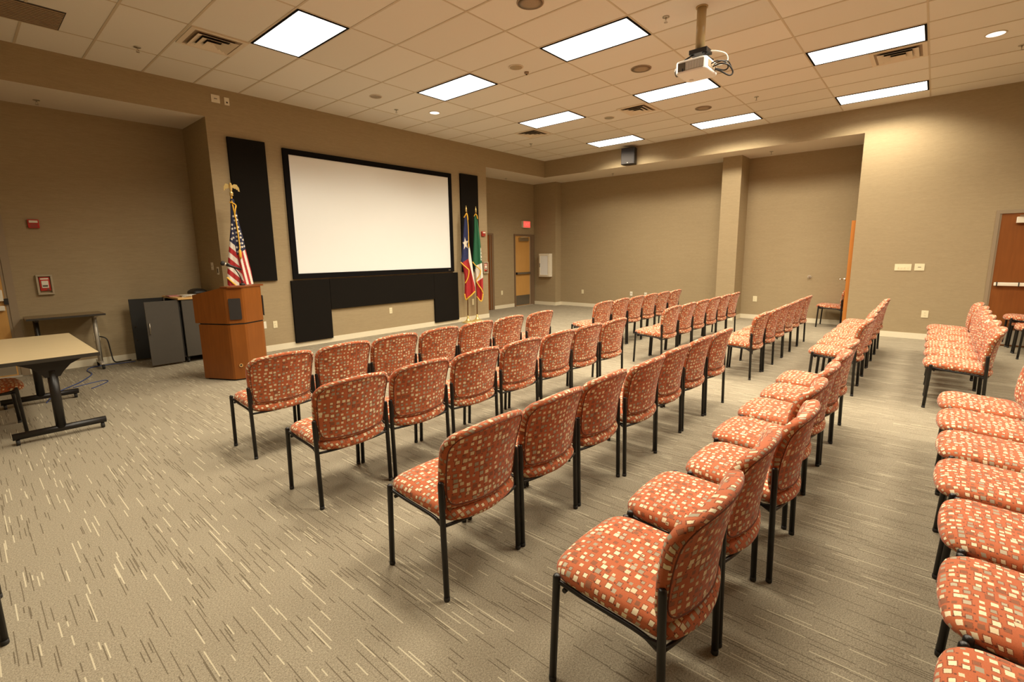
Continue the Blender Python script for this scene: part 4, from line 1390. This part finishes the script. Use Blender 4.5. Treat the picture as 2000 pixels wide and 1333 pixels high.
# ------------------------------------------------------------------ chairs
def make_chair(label, group):
    r = thing('stacking_chair', label, 'chair', (0, 0, 0), 0, group)
    # seat cushion: bowed front, bowed tail that shows below the backrest
    ol = []
    hw = .250
    nF = 40
    def edge_front(s):
        return .236 + .030 * (1 - s * s)
    def edge_rear(s):
        return -.212 - .056 * (1 - s * s)
    r1, r2 = .085, .05
    def sup(s0, s1, n_):
        return [s0 + (s1 - s0) * k / n_ for k in range(n_ + 1)]
    for k in range(7):
        a = math.radians(90 * k / 6)
        x = hw - r1 + r1 * math.cos(a)
        ol.append((x, edge_front(x / hw) - r1 + r1 * math.sin(a)))
    for x in sup(hw - r1, -hw + r1, 8)[1:-1]:
        ol.append((x, edge_front(x / hw)))
    for k in range(7):
        a = math.radians(90 + 90 * k / 6)
        x = -hw + r1 + r1 * math.cos(a)
        ol.append((x, edge_front(x / hw) - r1 + r1 * math.sin(a)))
    for y in sup(.15, -.13, 4)[1:-1]:
        ol.append((-hw, y))
    for k in range(7):
        a = math.radians(180 + 90 * k / 6)
        x = -hw + r2 + r2 * math.cos(a)
        ol.append((x, edge_rear(x / hw) + r2 + r2 * math.sin(a)))
    for x in sup(-hw + r2, hw - r2, 8)[1:-1]:
        ol.append((x, edge_rear(x / hw)))
    for k in range(7):
        a = math.radians(270 + 90 * k / 6)
        x = hw - r2 + r2 * math.cos(a)
        ol.append((x, edge_rear(x / hw) + r2 + r2 * math.sin(a)))
    for y in sup(-.13, .15, 4)[1:-1]:
        ol.append((hw, y))
    def seat_fn(a, b_, h):
        # dips between the sides a little, tail drops, nose drops
        z = .402 + h + .050 * b_ - (.018 * max(0, (-b_ - .14) / .11) ** 1.2) - .018 * max(0, (b_ - .17) / .12) ** 2 - .004 * (1 - (a / .25) ** 2)
        return (a, b_, z)
    bm = B()
    cushion(bm, ol, [(.05, .0), (.012, .004), (.001, .018), (.0, .032), (.005, .046), (.018, .057), (.040, .066), (.08, .073), (.13, .076), (.19, .077)], seat_fn)
    obj('seat', bm, 'seat', r)
    bm = B(); box(bm, -.20, .20, -.17, .20, .385, .401); obj('seat_pan', bm, 'blackplastic', r)
    # backrest: outline in (x, z), wrapped round the sitter and leaning back, flared at the top
    zb, zt = .443, .847
    ob = []
    rt, rb = .062, .05
    def wid(z):
        t_ = (z - zb) / (zt - zb)
        return .247 + .023 * min(1, max(0, t_) * 1.4)
    def crown(x):
        return -.030 * (x / .26) ** 2
    def belly(x):
        return -.010 * (1 - (x / .24) ** 2)
    for k in range(7):
        a = math.radians(90 * k / 6)
        x = wid(zt) - rt + rt * math.cos(a)
        ob.append((x, zt + crown(x) - rt + rt * math.sin(a)))
    for x in sup(wid(zt) - rt, -wid(zt) + rt, 8)[1:-1]:
        ob.append((x, zt + crown(x)))
    for k in range(7):
        a = math.radians(90 + 90 * k / 6)
        x = -wid(zt) + rt + rt * math.cos(a)
        ob.append((x, zt + crown(x) - rt + rt * math.sin(a)))
    for z in sup(.74, .50, 6)[0:]:
        ob.append((-wid(z), z))
    for k in range(1, 7):
        a = math.radians(180 + 90 * k / 6)
        x = -wid(zb) + rb + rb * math.cos(a)
        ob.append((x, zb + belly(x) + rb + rb * math.sin(a)))
    for x in sup(-wid(zb) + rb, wid(zb) - rb, 8)[1:-1]:
        ob.append((x, zb + belly(x)))
    for k in range(6):
        a = math.radians(270 + 90 * k / 6)
        x = wid(zb) - rb + rb * math.cos(a)
        ob.append((x, zb + belly(x) + rb + rb * math.sin(a)))
    for z in sup(.50, .74, 6)[0:]:
        ob.append((wid(z), z))
    def back_fn(a, b_, h):
        t_ = (b_ - zb) / (zt - zb)
        y = -.138 - .070 * (1 - .45 * max(0, t_) ** 2) * (1 - (a / .265) ** 2) - .022 * t_ - .080 * max(0, t_) ** 2.4 - h
        return (a, y, b_ + h * (.10 + .25 * max(0, t_)) * -.35)
    def back_fn2(a, b_, h):
        # thicker towards the rolled top edge, on the front side
        p = back_fn(a, b_, h)
        t_ = max(0, (b_ - zb) / (zt - zb))
        return (p[0], p[1] + (.020 * t_ ** 2 if h < .02 else 0), p[2])
    bm = B()
    cushion(bm, ob, [(.20, -.004), (.14, -.003), (.08, .0), (.04, .004), (.014, .012), (.001, .024), (.002, .038), (.012, .047), (.020, .049), (.026, .0475), (.06, .049), (.12, .051), (.19, .052)], back_fn2, seam=9)
    bk = obj('backrest', bm, 'back', r)
    bm = B()
    ccx, ccy = sum(p[0] for p in ob) / len(ob), sum(p[1] for p in ob) / len(ob)
    hx, hy = max(abs(p[0] - ccx) for p in ob), max(abs(p[1] - ccy) for p in ob)
    pts = [back_fn(ccx + (p[0] - ccx) * (1 - .021 / hx), ccy + (p[1] - ccy) * (1 - .021 / hy), .0485) for p in ob]
    pts.append(pts[0])
    tube(bm, pts, .0034, 6, cap=False)
    obj('welt', bm, 'piping', bk)
    # legs with domed tops
    for s in (-1, 1):
        X = s * .2585
        bm = B()
        tube(bm, [(X, .214, .004), (X, .196, .440), (X, .1958, .447), (X, .1957, .4515), (X, .1956, .4535)], [.0138, .0142, .0134, .010, .004], 12)
        lg = obj('leg', bm, 'blackmetal', r)
        bm = B(); lathe(bm, [(.0130, .0004), (.0147, .003), (.0145, .022)], 12, (X, .2139, 0), cap=True); obj('foot_glide', bm, 'rubber', lg)
        bm = B()
        tube(bm, [(X, -.212, .004), (X, -.200, .575), (X, -.1998, .583), (X, -.1997, .588), (X, -.1996, .590)], [.0138, .0144, .0134, .010, .004], 12)
        lg = obj('leg', bm, 'blackmetal', r)
        bm = B(); lathe(bm, [(.0130, .0004), (.0147, .003), (.0145, .022)], 12, (X, -.2119, 0), cap=True); obj('foot_glide', bm, 'rubber', lg)
        bm = B()
        tube(bm, smooth_path([(X, .196, .428), (s * .252, .17, .420), (s * .246, .08, .404), (s * .246, -.10, .392), (s * .250, -.17, .380), (X, -.204, .364)], 4), .0085, 8)
        prism(bm, [(-.205, .352), (-.205, .398), (-.140, .388)], s * .2595 - .006 - (.008 if s > 0 else -.008), s * .2595 + .006 - (.008 if s > 0 else -.008), fn=lambda a, b_, h: (h, a, b_))
        obj('side_rail', bm, 'blackmetal', r)
        bm = B(); box(bm, s * .243 - .006, s * .243 + .006, -.206, -.188, .45, .572, bev=.002); obj('back_bracket', bm, 'blackplastic', r)
    tb('rear_rail', 'blackmetal', r, smooth_path([(-.2585, -.205, .374), (-.14, -.232, .374), (0, -.240, .374), (.14, -.232, .374), (.2585, -.205, .374)], 4), .0085, 8)
    tb('front_rail', 'blackmetal', r, [(-.25, .17, .392), (.25, .17, .392)], .009, 8)
    return r

ORD = ['first', 'second', 'third', 'fourth', 'fifth', 'sixth', 'seventh']
ROWN = ['front', 'second', 'third', 'fourth', 'rearmost']
proto = None
def chair(x, y, rz, label, group, z=0.0):
    global proto
    if proto is None:
        proto = make_chair(label, group)
        proto.location = (x, y, z)
        proto.rotation_euler = (0, 0, rz)
        return proto
    return dup(proto, (x, y, z), rz, label, group)

left_x = [
    [-3.445, -2.890, -2.335, -1.780, -1.220, -.635, -.005],
    [-3.490, -2.934, -2.362, -1.790, -1.215, -.658, -.104],
    [-3.526, -2.970, -2.415, -1.855, -1.300, -.730, -.177],
    [-3.548, -2.984, -2.430, -1.874, -1.318, -.762, -.204],
    [-3.545, -2.988, -2.434, -1.880, -1.325, -.771, -.217]]
left_y = [-2.235, -3.395, -4.630, -5.685, -6.790]
right_x = [
    [1.63, 2.19, 2.75, 3.31, 3.87, 4.43],
    [1.555, 2.115, 2.675, 3.235, 3.795, 4.355],
    [1.485, 2.040, 2.596, 3.152, 3.708, 4.264],
    [1.450, 2.006, 2.562, 3.130, 3.690, 4.246],
    [1.425, 1.985, 2.545, 3.105, 3.670, 4.230]]
right_y = [-2.245, -3.415, -4.600, -5.645, -6.690]
rnd = random.Random(3)
for ri in range(5):
    for ci, x in enumerate(left_x[ri]):
        dy = rnd.uniform(-.010, .010)
        if ri == 3 and ci == 2:
            dy = -.05
        if ri == 2 and ci == 3:
            dy = -.02
        chair(x, left_y[ri] + dy, math.radians(rnd.uniform(-.5, .5)),
              f'orange patterned armless chair, {ORD[ci]} from the left in the {ROWN[ri]} row of the left block', 'chairs in the left seating block')
    for ci, x in enumerate(right_x[ri]):
        chair(x, right_y[ri] + rnd.uniform(-.010, .010), math.radians(rnd.uniform(-.5, .5)),
              f'orange patterned armless chair, {ORD[ci]} from the aisle in the {ROWN[ri]} row of the right block', 'chairs in the right seating block')
chair(6.80, -4.885, 0, 'lone orange patterned chair in the right alcove against the amber door', 'chairs standing apart')
chair(-5.06, .06, -PI / 2 + .03, 'orange patterned chair tucked under the beige training table', 'chairs standing apart')
chair(-5.41, -3.385, 0, 'chair at the lower left edge of which one black leg shows', 'chairs standing apart')
chair(5.585, -7.665, 0, 'lower chair of the stack in front of the red-brown door', 'chairs by the right wall door')
chair(5.60, -7.590, 0, 'upper chair of the stack in front of the red-brown door', 'chairs by the right wall door', .083)
chair(5.02, -7.675, 0, 'single chair beside the stack at the right edge of the photo', 'chairs by the right wall door')
